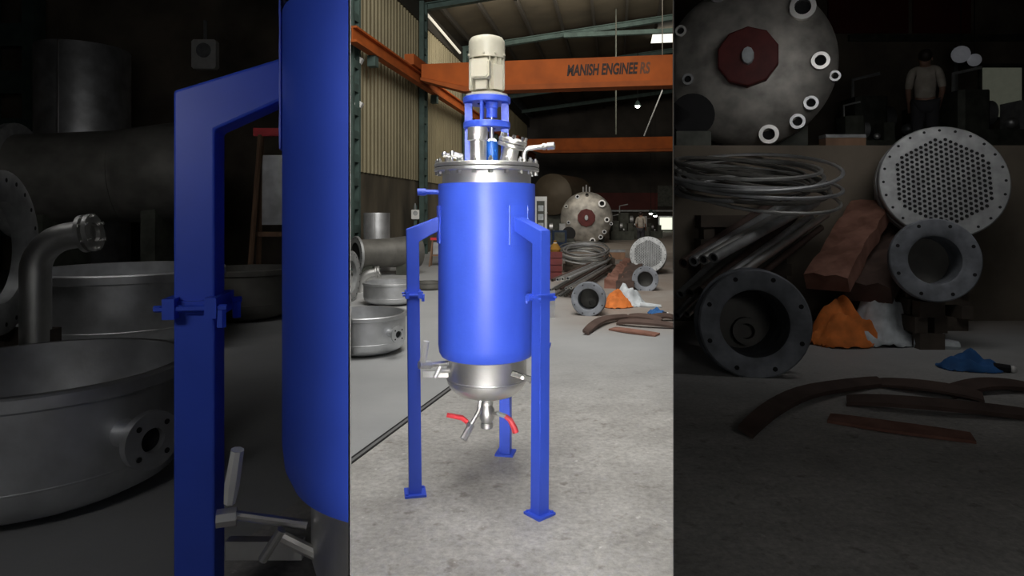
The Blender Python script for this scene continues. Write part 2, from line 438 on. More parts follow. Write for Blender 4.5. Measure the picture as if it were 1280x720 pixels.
def crane(a, label, text, bl=-6.05):
    t = thing('overhead_crane', label, 'crane', hall(a, bl, 5.2))
    R = HM
    def P(b, z, aa): return hall(aa, b, z) - t.location
    mb = MB()
    prof = [(bl, 5.72), (bl+1.4, 5.4), (14.5, 5.4), (14.5, 6.14), (bl, 6.14)]
    n = len(prof)
    mb.add([P(b, z, a-.2) for b, z in prof] + [P(b, z, a+.2) for b, z in prof], [tuple(range(n)), tuple(range(2*n-1, n-1, -1))] + [(i, (i+1)%n, n+(i+1)%n, n+i) for i in range(n)])
    mb.build('girder', ORANGE, t, smooth=0)
    mb = MB(); prof = [(bl, 5.62), (bl+1.4, 5.22), (14.5, 5.22), (14.5, 5.38), (bl+1.4, 5.38), (bl, 5.70)]; n = 6
    mb.add([P(b, z, a-.3) for b, z in prof] + [P(b, z, a+.3) for b, z in prof], [tuple(range(n)), tuple(range(2*n-1, n-1, -1))] + [(i, (i+1)%n, n+(i+1)%n, n+i) for i in range(n)])
    mb.build('lower_flange', ORANGED, t, smooth=0)
    hbox(t, a-.9, a+.9, bl-.32, bl-.02, 5.98, 6.3, 'end_carriage', ORANGED)
    if text:
        for txt, b0, wd, m in (('MANISH ENGINEE', None, None, LETT), ('RS', None, None, LETT2)):
            cu = bpy.data.curves.new('lettering', 'FONT'); cu.body = txt; cu.size = .46; cu.shear = .18; cu.extrude = .004; cu.offset = .016
            ob = bpy.data.objects.new('tmp', cu); C.objects.link(ob)
            bpy.context.view_layer.update()
            me = bpy.data.meshes.new_from_object(ob.evaluated_get(bpy.context.evaluated_depsgraph_get()))
            bpy.data.objects.remove(ob)
            xs = [v.co.x for v in me.vertices]; wdt = max(xs)-min(xs)
            lo, hi = (-1.46, .66) if m is LETT else (.71, 1.02)
            sx = (hi-lo)/wdt; x0 = min(xs)
            for v in me.vertices:
                b = lo + (v.co.x-x0)*sx
                v.co = P(b, 5.62 + v.co.y, a-.206 - v.co.z)
            me.materials.append(m)
            o = bpy.data.objects.new('lettering', me); C.objects.link(o); o.parent = t
    return t
crane(19.67, 'orange overhead crane beam lettered in black, above the blue vessel', True)
crane(41, 'plain orange overhead crane beam far down the hall', False)

# hanging lamps and small floodlights
def hang_lamp(x, y, Y, label):
    p = at(x, y, Y); t = thing('hanging_lamp', label, 'lamp', p)
    MB().lathe([(.03, .30), (.08, .26), (.18, .05), (.18, .03)], n=16).build('shade', GREEN, t)
    MB().ball((0,0,.02), .12, 12, (1,1,.9)).build('bulb', LAMP, t)
    MB().tube([(0,0,.28), (0,0,roofh(p.x*HB.x+p.y*HB.y)-p.z-.02)], .012, 6).build('cable', BLACKM, t)
hang_lamp(797, 133, 33, 'small bright hanging lamp below the lettered crane beam')
hang_lamp(813.5, 267, 44, 'larger of two bright lamps low at the far end of hall')
hang_lamp(819, 270, 42, 'smaller of two bright lamps low at the far end of hall')
for x, y, lb in ((447, 75, 'upper small white floodlight on the left green column'), (447, 130, 'lower small white floodlight on the left green column')):
    p = at(x+2, y, 16.6); t = thing('floodlight', lb, 'lamp', p)
    MB().box((-.09, -.09, -.07), (.09, .09, .07), Matrix.Rotation(.5, 4, 'Y')).build('housing', WHITEP, t, smooth=0)
    MB().tube([(0, .05, 0), (-.06, .2, .03)], .02, 6).build('bracket', GREEN, t)
t = thing('brace_rod', 'thin pale diagonal rod hanging under the lettered crane beam', 'rod', at(828, 113, 24))
MB().tube([(0,0,0), at(805, 170, 24)-at(828, 113, 24)], .025, 6).build('rod', GALV, t)
MB().tube([(0,0,0), (0,0,3.95)], .02, 6).build('hanger', PURL, t)
t = thing('drop_pipe', 'thin upright pipe dropping below the lettered crane beam', 'pipe', at(770, 168, 26))
MB().tube([(0,0,0), (0,0,5.1)], .03, 6).build('pipe', MACH, t)

# floor joint
mb = MB()
A, B = floor_at(430, 583), V((-.968 + .277*4.6, 8.4, 0)); dd = (B-A).normalized(); nn = V((-dd.y, dd.x, 0))
tr = struct('trim_2', MB().add([A+nn*.012, A-nn*.012, B-nn*.012, B+nn*.012, A+nn*.012+V((0,0,.004)), A-nn*.012+V((0,0,.004)), B-nn*.012+V((0,0,.004)), B+nn*.012+V((0,0,.004))],
   [(0,1,2,3), (7,6,5,4), (0,4,5,1), (1,5,6,2), (2,6,7,3), (3,7,4,0)]), STEELSTRIP, smooth=0)
for s in (-1, 1):
    c0, c1_ = A + nn*s*.02, B + nn*s*.02
    MB().add([c0+nn*.007, c0-nn*.007, c1_-nn*.007, c1_+nn*.007, c0+nn*.007+V((0,0,.005)), c0-nn*.007+V((0,0,.005)), c1_-nn*.007+V((0,0,.005)), c1_+nn*.007+V((0,0,.005))],
       [(0,1,2,3), (7,6,5,4), (0,4,5,1), (1,5,6,2), (2,6,7,3), (3,7,4,0)]).build('seal', JOINT, tr, smooth=0)
cut(tr, HL)

# ------------------------------------------------------------------ the blue vessel
def lever_valve(t, p, out, lever, rb, m_handle, hlen, hr=None):
    """ball valve at p: body along out, lever along the vector lever"""
    p = V(p); out = V(out).normalized(); lv = V(lever).normalized()
    vb = MB(); M = frame(p, out)
    vb.lathe([(.0001,-rb*1.6), (rb*.75,-rb*1.6), (rb*.75,-rb*.8), (rb,-rb*.7), (rb,rb*.7), (rb*.75,rb*.8), (rb*.75,rb*1.6), (.0001,rb*1.6)], M, 8)
    v = vb.build('valve_body', SS, t)
    side = (lv - out*lv.dot(out)).normalized()
    MB().tube([p, p + side*rb*1.7], rb*.3, 8).build('stem', BOLTM, v)
    hb = MB(); q = p + side*rb*1.6; n = out.cross(side).normalized()
    w_ = hr or rb*.55
    pts = [q - lv*rb*.3, q + lv*hlen*.35, q + lv*hlen]
    hb2 = MB()
    M2 = frame(q, lv, n)
    hb2.rbox((0, 0, hlen*.45), (w_*2, w_*.9, hlen*1.1), w_*.3, M2)
    hb2.build('handle', m_handle, v)
    return v

def leg_asm(t, fx, fy, arm_r, ztop, zarm, wd, clamp_z, cx=0, cy=0, top=None, foot=True, zfoot=0):
    """square tube leg at (fx,fy), sloping arm to the jacket, collar clamp, foot plate"""
    rad = V((fx-cx, fy-cy, 0)); r = rad.length; rad.normalize(); tan = V((-rad.y, rad.x, 0))
    tp = V(top) if top else V((fx, fy, 0))
    h = wd/2
    mb = MB(); vs = []
    # leg and arm as one mitred tube in the radial plane
    ri = arm_r
    mit = h*.4
    pr_out = [(fx, fy, zfoot, h), None]
    def pt(rr, tt, z, base): return V((base.x, base.y, 0)) + rad*rr + tan*tt + V((0, 0, z))
    b0 = V((fx, fy, 0)); b1 = V((tp.x, tp.y, 0))
    cols = []
    for tt in (-h, h):
        rt = (b1 - V((cx, cy, 0))).dot(rad)
        outer_top = pt(h, tt, ztop, b1); inner_top = pt(-h, tt, ztop-wd*1.0, b1)
        o0 = pt(h, tt, zfoot, b0); i0 = pt(-h, tt, zfoot, b0)
        dz = zarm - ztop
        ja = V((cx, cy, 0)) + rad*ri + tan*tt + V((0, 0, zarm)); jb = ja - V((0, 0, wd*1.12))
        cols.append([o0, outer_top, ja, jb, inner_top, i0])
    n = 6; q = cols[0] + cols[1]
    mb.add(q, [(0,1,4,5), (1,2,3,4), (6+5,6+4,6+1,6), (6+4,6+3,6+2,6+1)] + [(i, (i+1)%n, n+(i+1)%n, n+i) for i in range(n)])
    lg = mb.build('leg', BLUE, t, smooth=0)
    bv = lg.modifiers.new('bevel', 'BEVEL'); bv.width = wd*.07; bv.segments = 2; bv.limit_method = 'ANGLE'
    if foot:
        M = frame(V((fx, fy, 0)), (0,0,1), rad)
        MB().box((-wd*.85, -wd*.85, 0), (wd*.85, wd*.85, .012), M).build('foot_plate', BLUE, lg, smooth=0)
        for a, b in ((-.65,-.65), (.65,.65)):
            MB().cyl(.008, .012, .02, M @ Matrix.Translation((a*wd, b*wd, 0)), 6).build('anchor_bolt', BLUE, lg)
    # clamp
    f = clamp_z/ztop; bc = b0.lerp(b1, f)
    M = frame(bc + V((0,0,clamp_z)), (0,0,1), rad)
    cl = MB(); k = h + wd*.14
    cl.box((-k, -k, -wd*.16), (k, k, wd*.16), M)
    cl.box((-k*1.0, -k-wd*.26, -wd*.26), (-k*.55, k+wd*.26, wd*.26), M)
    cl.box((k*.55, -k-wd*.26, -wd*.26), (k*1.0, k+wd*.26, wd*.26), M)
    c = cl.build('clamp', BLUE, lg, smooth=0)
    for s in (-1, 1):
        q = M @ V((0, s*(k+wd*.13), 0))
        MB().tube([q - rad*k*1.35, q + rad*k*1.35], wd*.085, 6).build('clamp_bolt', BLUE, lg)
        MB().tube([q - rad*k*1.15 - V((0,0,wd*.05)), q - rad*k*1.15 - V((0,0,wd*.5))], wd*.12, 6).build('clamp_nut', BLUE, lg)
    # weld pad on the jacket
    return lg

def pad(t, ang, Rj, z0, z1, hw):
    mb = MB(); n = 6
    M = Matrix.Rotation(ang, 4, 'Z')
    vs = []; da = hw/Rj
    mb.lathe([(Rj-.002, z0), (Rj+.008, z0), (Rj+.008, z1), (Rj-.002, z1), (Rj-.002, z0)], M, 6, -da, da)
    p = mb.build('weld_pad', BLUE, t)
    for s in (-1, 1):
        MB().tube([(M @ V(((Rj+.006)*math.cos(s*da), (Rj+.006)*math.sin(s*da), z0+(z1-z0)*i/8 + 0)))for i in range(9)], [.004+.002*(i % 2) for i in range(9)], 6).build('weld_bead', BLUE, p)

VC = V((-.137, 3.48, 0))
ves = thing('jacketed_vessel', 'tall blue jacketed steel mixing vessel on three square legs with a cream motor on top', 'vessel', VC)
Rj = .262
def rel(x, y, Y): return at(x, y, Y) - VC
MB().lathe([(.244, 1.648), (.262, 1.646), (.263, 1.640), (.263, .785), (.258, .745), (.246, .724), (.226, .716)], n=72).build('jacket', BLUE, ves)
MB().lathe([(.240, 1.64), (.240, 1.70), (.244, 1.712)], n=64).build('neck', SS, ves)
MB().lathe([(.236, .75), (.218, .737), (.217, .735), (.217, .60), (.213, .575), (.198, .548), (.16, .517), (.10, .496), (.05, .487), (.0001, .485)], n=64).build('bottom_head', SS, ves)['label'] = 'bare shiny steel bottom head'
MB().lathe([(.2172, .606), (.220, .602), (.220, .598), (.2172, .594)], n=64).build('weld_seam', SSB, ves)
MB().lathe([(.235, 1.711), (.278, 1.711), (.284, 1.714), (.284, 1.728), (.280, 1.731), (.235, 1.731)], n=72).build('lower_flange', SS, ves)
MB().ring(.235, .279, 1.7315, 1.7345, n=64).build('gasket', BLACKM, ves)
MB().lathe([(.0001, 1.735), (.280, 1.735), (.284, 1.738), (.284, 1.752), (.280, 1.755), (.0001, 1.755)], n=72).build('lid', SS, ves)
bolt = None
for k in range(20):
    a = 2*PI*(k+.35)/20; M = Matrix.Translation((.268*math.cos(a), .268*math.sin(a), 0))
    if bolt is None:
        bm_ = MB(); bm_.cyl(.013, 1.755, 1.771, None, 6).cyl(.007, 1.694, 1.78, None, 8).cyl(.013, 1.694, 1.711, None, 6)
        bolt = bm_.build('flange_bolt', BOLTM, ves); o = bolt
    else:
        o = bolt.copy(); C.objects.link(o); o.parent = ves
    o.location = (.268*math.cos(a), .268*math.sin(a), 0); o.rotation_euler.z = k
# legs
fL = floor_at(519, 617) - VC; fR = floor_at(674.5, 643) - VC; fB = floor_at(632, 567) - VC
for f, top, cz in ((fL, rel(515.5, 350, fL.y+VC.y), 1.06), (fR, rel(676.5, 350, fR.y+VC.y), 1.075), (fB, None, 1.06)):
    tp = (top.x, top.y, 0) if top else None
    leg_asm(ves, f.x, f.y, Rj-.008, 1.405, 1.475, .066, cz, top=tp)
    pad(ves, math.atan2(f.y, f.x), Rj, 1.33, 1.53, .06)
# upper left stub, lower right stub
st = MB(); st.tube([(-.25, -.06, 1.602), (-.335, -.07, 1.602)], .013, 12).build('jacket_nozzle', BLUE, ves)
MB().tube([(-.322, -.0685, 1.602), (-.366, -.0735, 1.602)], .019, 14).build('nozzle_socket', BLUE, ves)
MB().tube([(.24, .02, .79), (.345, -.01, .772)], .016, 12).build('jacket_outlet', BLUE, ves)
# lid furniture
M = Matrix.Translation((-.040, -.175, 0))
sg = MB().lathe([(.0001,1.753), (.04,1.753), (.04,1.862), (.052,1.866), (.052,1.925), (.050,1.930), (.044,1.932), (.044,1.926), (.0001,1.926)], M, 32).build('sight_port', SS, ves)
M = Matrix.Translation((.028, -.05, 0))
MB().lathe([(.0001,1.753), (.046,1.753), (.046,1.772), (.034,1.774), (.034,1.868), (.028,1.874), (.0001,1.874)], M, 24).build('seal_housing', BLUE2, ves)
for k in range(5):
    a = 2*PI*k/5 + .3
    MB().cyl(.006, 1.87, 1.886, Matrix.Translation((.028+.022*math.cos(a), -.05+.022*math.sin(a), 0)), 6).build('seal_bolt', BOLTM, ves)
MB().cyl(.012, 1.86, 2.084, M, 16).build('shaft', SS, ves)
MB().lathe([(.0001,2.00), (.03,2.00), (.03,2.05), (.034,2.052), (.034,2.086), (.0001,2.086)], M, 20).build('coupling', BLUE, ves)
MB().tube([(-.005, -.09, 1.755), (-.005, -.09, 1.95)], .008, 8).build('dip_tube', SS, ves)
# tilted manway
ax = V((.24, -.12, .95)).normalized(); o = V((.113, -.13, 1.75)); M = frame(o, ax, (0,1,0))
mw = MB().lathe([(.0001,-.0), (.044,-.0), (.044,.080), (.070,.084), (.076,.088), (.076,.102), (.070,.106)], M, 32).build('manway', SS, ves)
MB().lathe([(.0001,.110), (.072,.110), (.075,.113), (.075,.128), (.068,.133), (.03,.138), (.0001,.139)], M, 32).build('manway_cover', SS, mw)
for k in range(8):
    a = 2*PI*k/8
    MB().cyl(.009, .095, .152, M @ Matrix.Translation((.064*math.cos(a), .064*math.sin(a), 0)), 6).build('cover_bolt', BOLTM, mw)
# bent pipe with fitting
p0 = V((.200, -.15, 1.754))
pts = [p0, p0+V((0,0,.035))] + arc(p0+V((.035,0,.04)), .035, PI, PI/2, 6, (1,0,0), (0,0,1)) + [p0+V((.10,-.02,.079)), p0+V((.150,-.035,.082))]
el = MB().tube(pts, .0125, 12).build('bent_vent_pipe', SS, ves)
MB().tube([p0+V((.095,-.018,.079)), p0+V((.112,-.023,.080))], .017, 6).build('union_nut', BOLTM, el)
MB().tube([p0+V((.120,-.026,.0805)), p0+V((.155,-.037,.0825))], .019, 12).build('hose_end', SS, el)
# small valves on the left of the lid
for (x, y, z, dx, dz) in ((-.185, -.10, 1.754, -.035, .01), (-.125, -.13, 1.754, -.05, .012), (-.15, .05, 1.754, -.05, .02)):
    q = V((x, y, z)); k = MB().tube([q, q+V((0,0,.035)), q+V((dx,-.01,.035+dz))], .012, 8).build('small_fitting', SS, ves)
    MB().ball(q+V((dx,-.01,.035+dz)), .016, 10).build('fitting_cap', BOLTM, k)
MB().tube([(.14, -.03, 1.755), (.15, -.03, 1.79)], .01, 8).build('small_fitting', SS, ves)
# lantern stand: ring plates and flat posts
MB().lathe([(.05,2.084), (.126,2.084), (.129,2.088), (.129,2.112), (.126,2.116), (.0001,2.116)], n=48).build('top_plate', BLUE, ves)
MB().lathe([(.05,1.948), (.124,1.948), (.127,1.952), (.127,1.978), (.124,1.982), (.05,1.982), (.05,1.948)], n=48).build('middle_ring', BLUE, ves)
for a in (180, 0, 258, 78):
    M = Matrix.Rotation(math.radians(a), 4, 'Z')
    w2 = .0085 if a in (258, 78) else .012
    if a in (258, 78): MB().box((.085, -.0075, 1.753), (.118, .0075, 2.086), M).build('post', BLUE, ves, smooth=0)
    else: MB().box((.078, -.018, 1.753), (.119, .018, 2.086), M).build('post', BLUE, ves, smooth=0)
# motor
mo = MB().lathe([(.0001,2.152), (.112,2.152), (.114,2.156), (.114,2.166), (.092,2.172), (.066,2.182), (.066,2.34), (.0001,2.345)], n=44).build('motor', CREAM, ves)
fin = None
for k in range(17):
    a = 2*PI*(k+.3)/17
    ang = math.degrees(a) % 360
    if abs(ang-257) < 22: continue
    M = Matrix.Rotation(a, 4, 'Z')
    if fin is None:
        fin = MB().add([(.062,-.0035,2.182), (.094,-.003,2.188), (.098,-.0025,2.2), (.098,-.0025,2.335), (.062,-.0035,2.335), (.062,.0035,2.182), (.094,.003,2.188), (.098,.0025,2.2), (.098,.0025,2.335), (.062,.0035,2.335)],
             [(0,1,2,3,4), (9,8,7,6,5), (0,5,6,1), (1,6,7,2), (2,7,8,3), (3,8,9,4), (4,9,5,0)]).build('cooling_fin', CREAM, mo, smooth=0); o = fin
    else: o = fin.copy(); C.objects.link(o); o.parent = mo
    o.rotation_euler.z = a
MB().lathe([(.094,2.335), (.099,2.337), (.099,2.405), (.096,2.425), (.086,2.438), (.06,2.446), (.0001,2.448)], n=48).build('fan_cover', CREAM, mo)
for a in (200, 262, 300, 340):
    M = Matrix.Rotation(math.radians(a), 4, 'Z')
    MB().tube([M @ V((.097,0,2.352)), M @ V((.106,0,2.352))], .006, 8).build('cover_screw', CREAM, mo)
M = Matrix.Rotation(math.radians(257), 4, 'Z')
tb = MB(); tb.rbox((0, 0, 0), (.092, .098, .05), .012, M @ Matrix.Translation((.112, 0, 2.270)) @ Matrix.Rotation(PI/2, 4, 'Y'))
tb.build('terminal_box', CREAM, mo, smooth=0)
tb = MB(); tb.rbox((0, 0, 0), (.080, .086, .008), .01, M @ Matrix.Translation((.141, 0, 2.270)) @ Matrix.Rotation(PI/2, 4, 'Y'))
tb.build('terminal_cover', CREAM, mo, smooth=0)
MB().box((.085, -.03, 2.178), (.115, .03, 2.222), M).build('cable_entry', CREAM, mo, smooth=0)
MB().box((.06, .03, 2.182), (.10, .09, 2.30), Matrix.Rotation(math.radians(310), 4, 'Z') @ Matrix.Translation((0,-.06,0))).build('lifting_pad', CREAM, mo, smooth=0)
def stretch_z(o, f):
    done = set()
    for q in [o] + list(o.children):
        if q.data.name in done: continue
        done.add(q.data.name)
        for v in q.data.vertices: v.co.z = 2.448 - (2.448 - v.co.z)*f
stretch_z(mo, 1.125)
mo['label'] = 'cream painted electric motor'
# bottom valve with red levers
bv = MB().lathe([(.0001,.488), (.026,.488), (.026,.468), (.034,.466), (.034,.448), (.028,.446), (.04,.425), (.042,.40), (.04,.372), (.028,.352), (.034,.35), (.034,.325), (.03,.322), (.02,.322), (.02,.34), (.0001,.34)], n=12).build('bottom_valve', SSB, ves)
MB().tube([(.035,-.02,.405), (.062,-.035,.412)], .011, 8).build('stem', BOLTM, bv)
hp = [(.058,-.035,.412), (.085,-.045,.405), (.105,-.05,.400)]
MB().tube(hp, .013, 6).build('lever_arm', GALV, bv)
MB().tube([(.10,-.05,.402), (.125,-.055,.385), (.148,-.06,.345), (.156,-.06,.318)], [.012, .015, .017, .018], 8).build('red_lever', REDH, bv)
# side drain with its own red lever, lower left
dp = MB().tube([(-.032,-.03,.492), (-.035,-.035,.45), (-.042,-.05,.425), (-.09,-.10,.352)], .0125, 10).build('drain_pipe', SS, ves)
MB().tube([(-.078,-.09,.370), (-.118,-.13,.305)], .019, 8).build('valve_body', SSB, dp)
MB().tube([(-.085,-.098,.362), (-.1,-.115,.392)], .012, 8).build('stem', BOLTM, dp)
MB().tube([(-.10,-.115,.392), (-.125,-.12,.415), (-.205,-.125,.432)], [.013, .014, .012], 8).build('red_lever', REDH, dp)
# left lever valve and bracket on the bottom head
lp = MB().tube([(-.20,-.06,.688), (-.30,-.13,.697)], .014, 10).build('sample_pipe', SS, ves)
q = V((-.315,-.14,.700))
MB().tube([V((-.29,-.123,.696)), V((-.345,-.158,.702))], .022, 8).build('valve_body', SSB, lp)
MB().tube([q+V((-.015,-.01,.01)), q+V((-.008,-.015,.035)), q+V((.006,-.015,.125))], [.015,.018,.016], 8).build('white_lever', WHITEP, lp)
MB().tube([(-.19,-.09,.655), (-.255,-.13,.665)], .012, 8).build('drain_stub', SS, lp)
MB().tube([(-.235,-.13,.69), (-.265,-.14,.632)], .012, 8).build('drain_tee', SSB, lp)
MB().box((-.335, -.10, .622), (-.20, -.085, .655)).build('bracket', SSB, ves, smooth=0)
rp = MB().box((0, -.012, -.013), (.115, .012, .013), frame((.135,-.165,.662), (.30,.05,1), (1,-.15,-.32))).build('bracket', DULL, ves, smooth=0)
MB().tube([(.19,-.19,.645), (.19,-.20,.645)], .01, 8).build('bracket_bolt', BOLTM, ves)
MB().tube([(.185,-.09,.63), (.235,-.17,.622)], .013, 8).build('thermowell', SS, ves)

# ------------------------------------------------------------------ yard things, shared between the hall and the two low bays
def support(x0, x1, y0, y1, z, label, m=WOODD):
    """a stack of timber sleepers from the floor to height z"""
    t = thing('timber_stack', label, 'timber', ((x0+x1)/2, (y0+y1)/2, 0))
    n = max(1, round(z/.16)); h = z/n
    for k in range(n):
        if k % 2 == 0:
            for s in (-1, 1):
                hw = (x1-x0)/2; c = s*(y1-y0)/2*.7
                MB().box((-hw, c-.07, k*h), (hw, c+.07, (k+1)*h-.004)).build('sleeper', m, t, smooth=0)
        else:
            for s in (-1, 1):
                hy = (y1-y0)/2; c = s*(x1-x0)/2*.8
                MB().box((c-.07, -hy, k*h), (c+.07, hy, (k+1)*h-.004)).build('sleeper', m, t, smooth=0)
    return t

def dish(T, cx, rimy, R, Y, label, nozzle=None, m=SSD, noz=45):
    x, y = T(cx, rimy); k = 1 if T is same else ZM
    c = at(x, y, Y); r = R*k/F*Y; h = c.z
    t = thing('dished_end', label, 'dish', (c.x, c.y, 0))
    pr = [(.0001, 0), (r*.5, h*.008), (r*.74, h*.05), (r*.88, h*.125), (r*.945, h*.22), (r*.968, h*.34), (r*.97, h*.55), (r*.97, h*.88), (r*1.0, h*.90), (r*1.0, h*.985), (r*.985, h), (r*.93, h), (r*.93, h*.5), (r*.90, h*.36), (r*.8, h*.22), (r*.5, h*.1), (.0001, h*.07)]
    MB().lathe(pr, n=72).build('shell', m, t)
    MB().lathe([(r*.968, h*.345), (r*.972, h*.34), (r*.970, h*.33), (r*.964, h*.325)], n=64).build('weld_seam', m, t)
    if nozzle:
        px, py, rn = nozzle
        nx, ny = T(px, py)
        a = math.atan2(-c.y, -c.x) + math.radians(noz)
        d = V((math.cos(a), math.sin(a), 0))
        z = h*.60
        o = d*r*.95
        o.z = z; rr = rn*k/F*Y
        n_ = MB().tube([o, o+d*rr*1.4], rr*.5, 16).build('nozzle', m, t)
        M = frame(o+d*rr*1.6, d)
        MB().ring(rr*.42, rr, -rr*.15, rr*.15, M).build('nozzle_flange', m, n_)
        MB().cyl(rr*.43, -rr*.19, -rr*.12, M, 20).build('bore', BLACKM, n_)
        for q in range(4):
            b = PI/4 + q*PI/2
            MB().cyl(rr*.1, .155*rr, .17*rr, M @ Matrix.Translation((rr*.72*math.cos(b), rr*.72*math.sin(b), 0)), 8).build('bolt_hole', BLACKM, n_)
    return t

def flange_disc(T, cx, cy, ry, Y, label, yaw, m=GALV, inner=.62, holes=20, body=.0, name='steel_flange'):
    x, y = T(cx, cy); k = 1 if T is same else ZM
    c = at(x, y, Y); r = ry*k/F*Y
    t = thing(name, label, 'flange', (c.x, c.y, max(0, c.z-r)))
    d = V((math.sin(yaw), -math.cos(yaw), 0)); M = frame((0, 0, c.z-t.location.z), d)
    MB().lathe([(r*inner, -r*.09), (r*.97, -r*.09), (r, -r*.07), (r, r*.07), (r*.97, r*.09), (r*(inner+.05), r*.09), (r*inner, r*.06), (r*inner, -r*.09)], M, 56).build('ring', m, t)
    for q in range(holes):
        b = 2*PI*q/holes
        MB().cyl(r*.028, r*.091, r*.095, M @ Matrix.Translation((r*.88*math.cos(b), r*.88*math.sin(b), 0)), 8).build('bolt_hole', BLACKM, t)
    return t, c, r, d

def left_yard(T, tags, Ys, keep):
    """dished ends, flanges, pipe run and drum; tags: wording for the labels"""
    k = 1 if T is same else ZM
    roots = []
    D1 = dish(T, 455, 390, 53, Ys['dish1'], tags['dish1'], (498, 415, 10), noz=Ys['noz']); roots.append(D1)
    D2 = dish(T, 489, 352, 35, Ys['dish2'], tags['dish2'], (511, 368, 4)); roots.append(D2)
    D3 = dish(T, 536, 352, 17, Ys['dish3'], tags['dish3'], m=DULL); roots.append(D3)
    t, c, r, d = flange_disc(T, 437, 346, 32.5, Ys['flange'], tags['flange'], math.radians(Ys['yaw'])); roots.append(t)
    if c.z - r > .02:
        roots.append(support(c.x-.25, c.x+.25, c.y-.45, c.y+.45, c.z-r, tags['sup1']))
    # pipe run: flange, shell sections, strap seam
    Y = Ys['pipe']
    a = at(*T(446, 318), Y); b = at(*T(522, 314), Y*1.06)
    r = 18.5*k/F*Y
    t = thing('flanged_pipe', tags['pipe'], 'pipe', (a.x, a.y, 0)); roots.append(t)
    dr = (b-a).normalized(); L = (b-a).length
    a0 = V((0, 0, a.z)); M = frame(a0, dr)
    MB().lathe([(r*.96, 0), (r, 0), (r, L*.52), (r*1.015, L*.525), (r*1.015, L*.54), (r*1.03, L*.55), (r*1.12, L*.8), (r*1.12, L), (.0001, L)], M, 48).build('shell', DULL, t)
    fl = MB().lathe([(r*.8, -r*.1), (r*1.22, -r*.1), (r*1.24, -r*.07), (r*1.24, r*.06), (r*1.0, r*.06)], M, 48).build('end_flange', GALV, t)
    for q in range(18):
        bb = 2*PI*q/18
        MB().cyl(r*.045, -r*.106, -r*.10, M @ Matrix.Translation((r*1.12*math.cos(bb), r*1.12*math.sin(bb), 0)), 8).build('bolt_hole', BLACKM, fl)
    MB().cyl(r*.8, 0, .02, M, 32).build('bore', BLACKM, t)
    for f in (.2, .75):
        q = a0 + dr*L*f; zb = q.z - r*.98
        sd = MB(); sd.box((q.x-.12, q.y-r*.75, 0), (q.x+.12, q.y+r*.75, max(.05, zb+r*.22)))
        sd.build('saddle', MACH, t, smooth=0)
    # drum standing behind
    Y = Ys['drum']; c = at(*T(471, 266), Y); r = 16.2*k/F*Y
    t = thing('steel_drum', tags['drum'], 'drum', (c.x, c.y, 0)); roots.append(t)
    MB().lathe([(.0001, 0), (r, 0), (r, c.z-.02), (r*.99, c.z), (r*.95, c.z), (r*.95, c.z-.15), (.0001, c.z-.15)], n=48).build('shell', SSD, t)
    MB().box((r*.05, -r*1.004, .02), (r*.09, -r*.98, c.z-.02)).build('seam', SS, t, smooth=0)
    MB().lathe([(r*1.0, c.z*.5), (r*1.01, c.z*.5+.01), (r*1.0, c.z*.5+.02)], n=48).build('weld_seam', SSD, t)
    # elbow
    Y = Ys['elbow']; r = 5.2*k/F*Y
    e0 = at(*T(472, 338), Y); e1 = at(*T(452, 350), Y*.97)
    t = thing('pipe_elbow', tags['elbow'], 'pipe', (e1.x, e1.y, 0)); roots.append(t)
    rr = r*2.2; u = V((1, .12, .16)).normalized()
    top = V((0, 0, e0.z - r*.6))
    pts = [(0,0,0), (0,0,max(.02, top.z-rr))] + [V((0,0,top.z-rr)) + u*(rr*(1-math.cos(q*PI/16))) + V((0,0,rr*math.sin(q*PI/16))) for q in range(1, 9)]
    pts.append(V(pts[-1]) + u*rr*.5)
    MB().tube(pts, r, 18).build('elbow', SSB, t)
    M = frame(pts[-1], u); f2 = MB().ring(r*.7, r*1.4, 0, r*.3, M, 24).build('collar', SSB, t)
    M = frame(V(pts[-1]) + u*r*.55, u); MB().ring(r*.7, r*1.4, 0, r*.3, M, 24).build('collar', SSB, t)
    for q in range(6):
        bb = q*PI/3
        MB().cyl(r*.12, -r*.6, r*.5, M @ Matrix.Translation((r*1.2*math.cos(bb), r*1.2*math.sin(bb), 0)), 6).build('collar_bolt', BOLTM, t)
    # trestle with red top rail
    Y = Ys['trestle']
    c = at(*T(541, 297), Y); h = c.z; w_ = 9*k/F*Y
    t = thing('wooden_trestle', tags['trestle'], 'trestle', (c.x, c.y, 0)); roots.append(t)
    MB().box((-w_*.3, -.05, h-w_*.35), (w_*1.6, .05, h)).build('top_rail', REDH, t, smooth=0)
    for s in (0, 1):
        for q in (-1, 1):
            xx = s*w_*1.25
            MB().tube([(xx - (.35*w_ if s == 0 else -.2*w_), q*.22, 0), (xx, q*.03, h-w_*.3)], w_*.11, 5).build('leg', WOOD, t, smooth=0)
    MB().box((-w_*.2, -.03, h*.35), (w_*1.4, .03, h*.35+w_*.2)).build('stretcher', WOOD, t, smooth=0)
    MB().box((0, .04, h*.42), (w_*1.3, .06, h*.84)).build('board', SSD, t, smooth=0)
    for o in roots: cut(o, keep)
    return roots

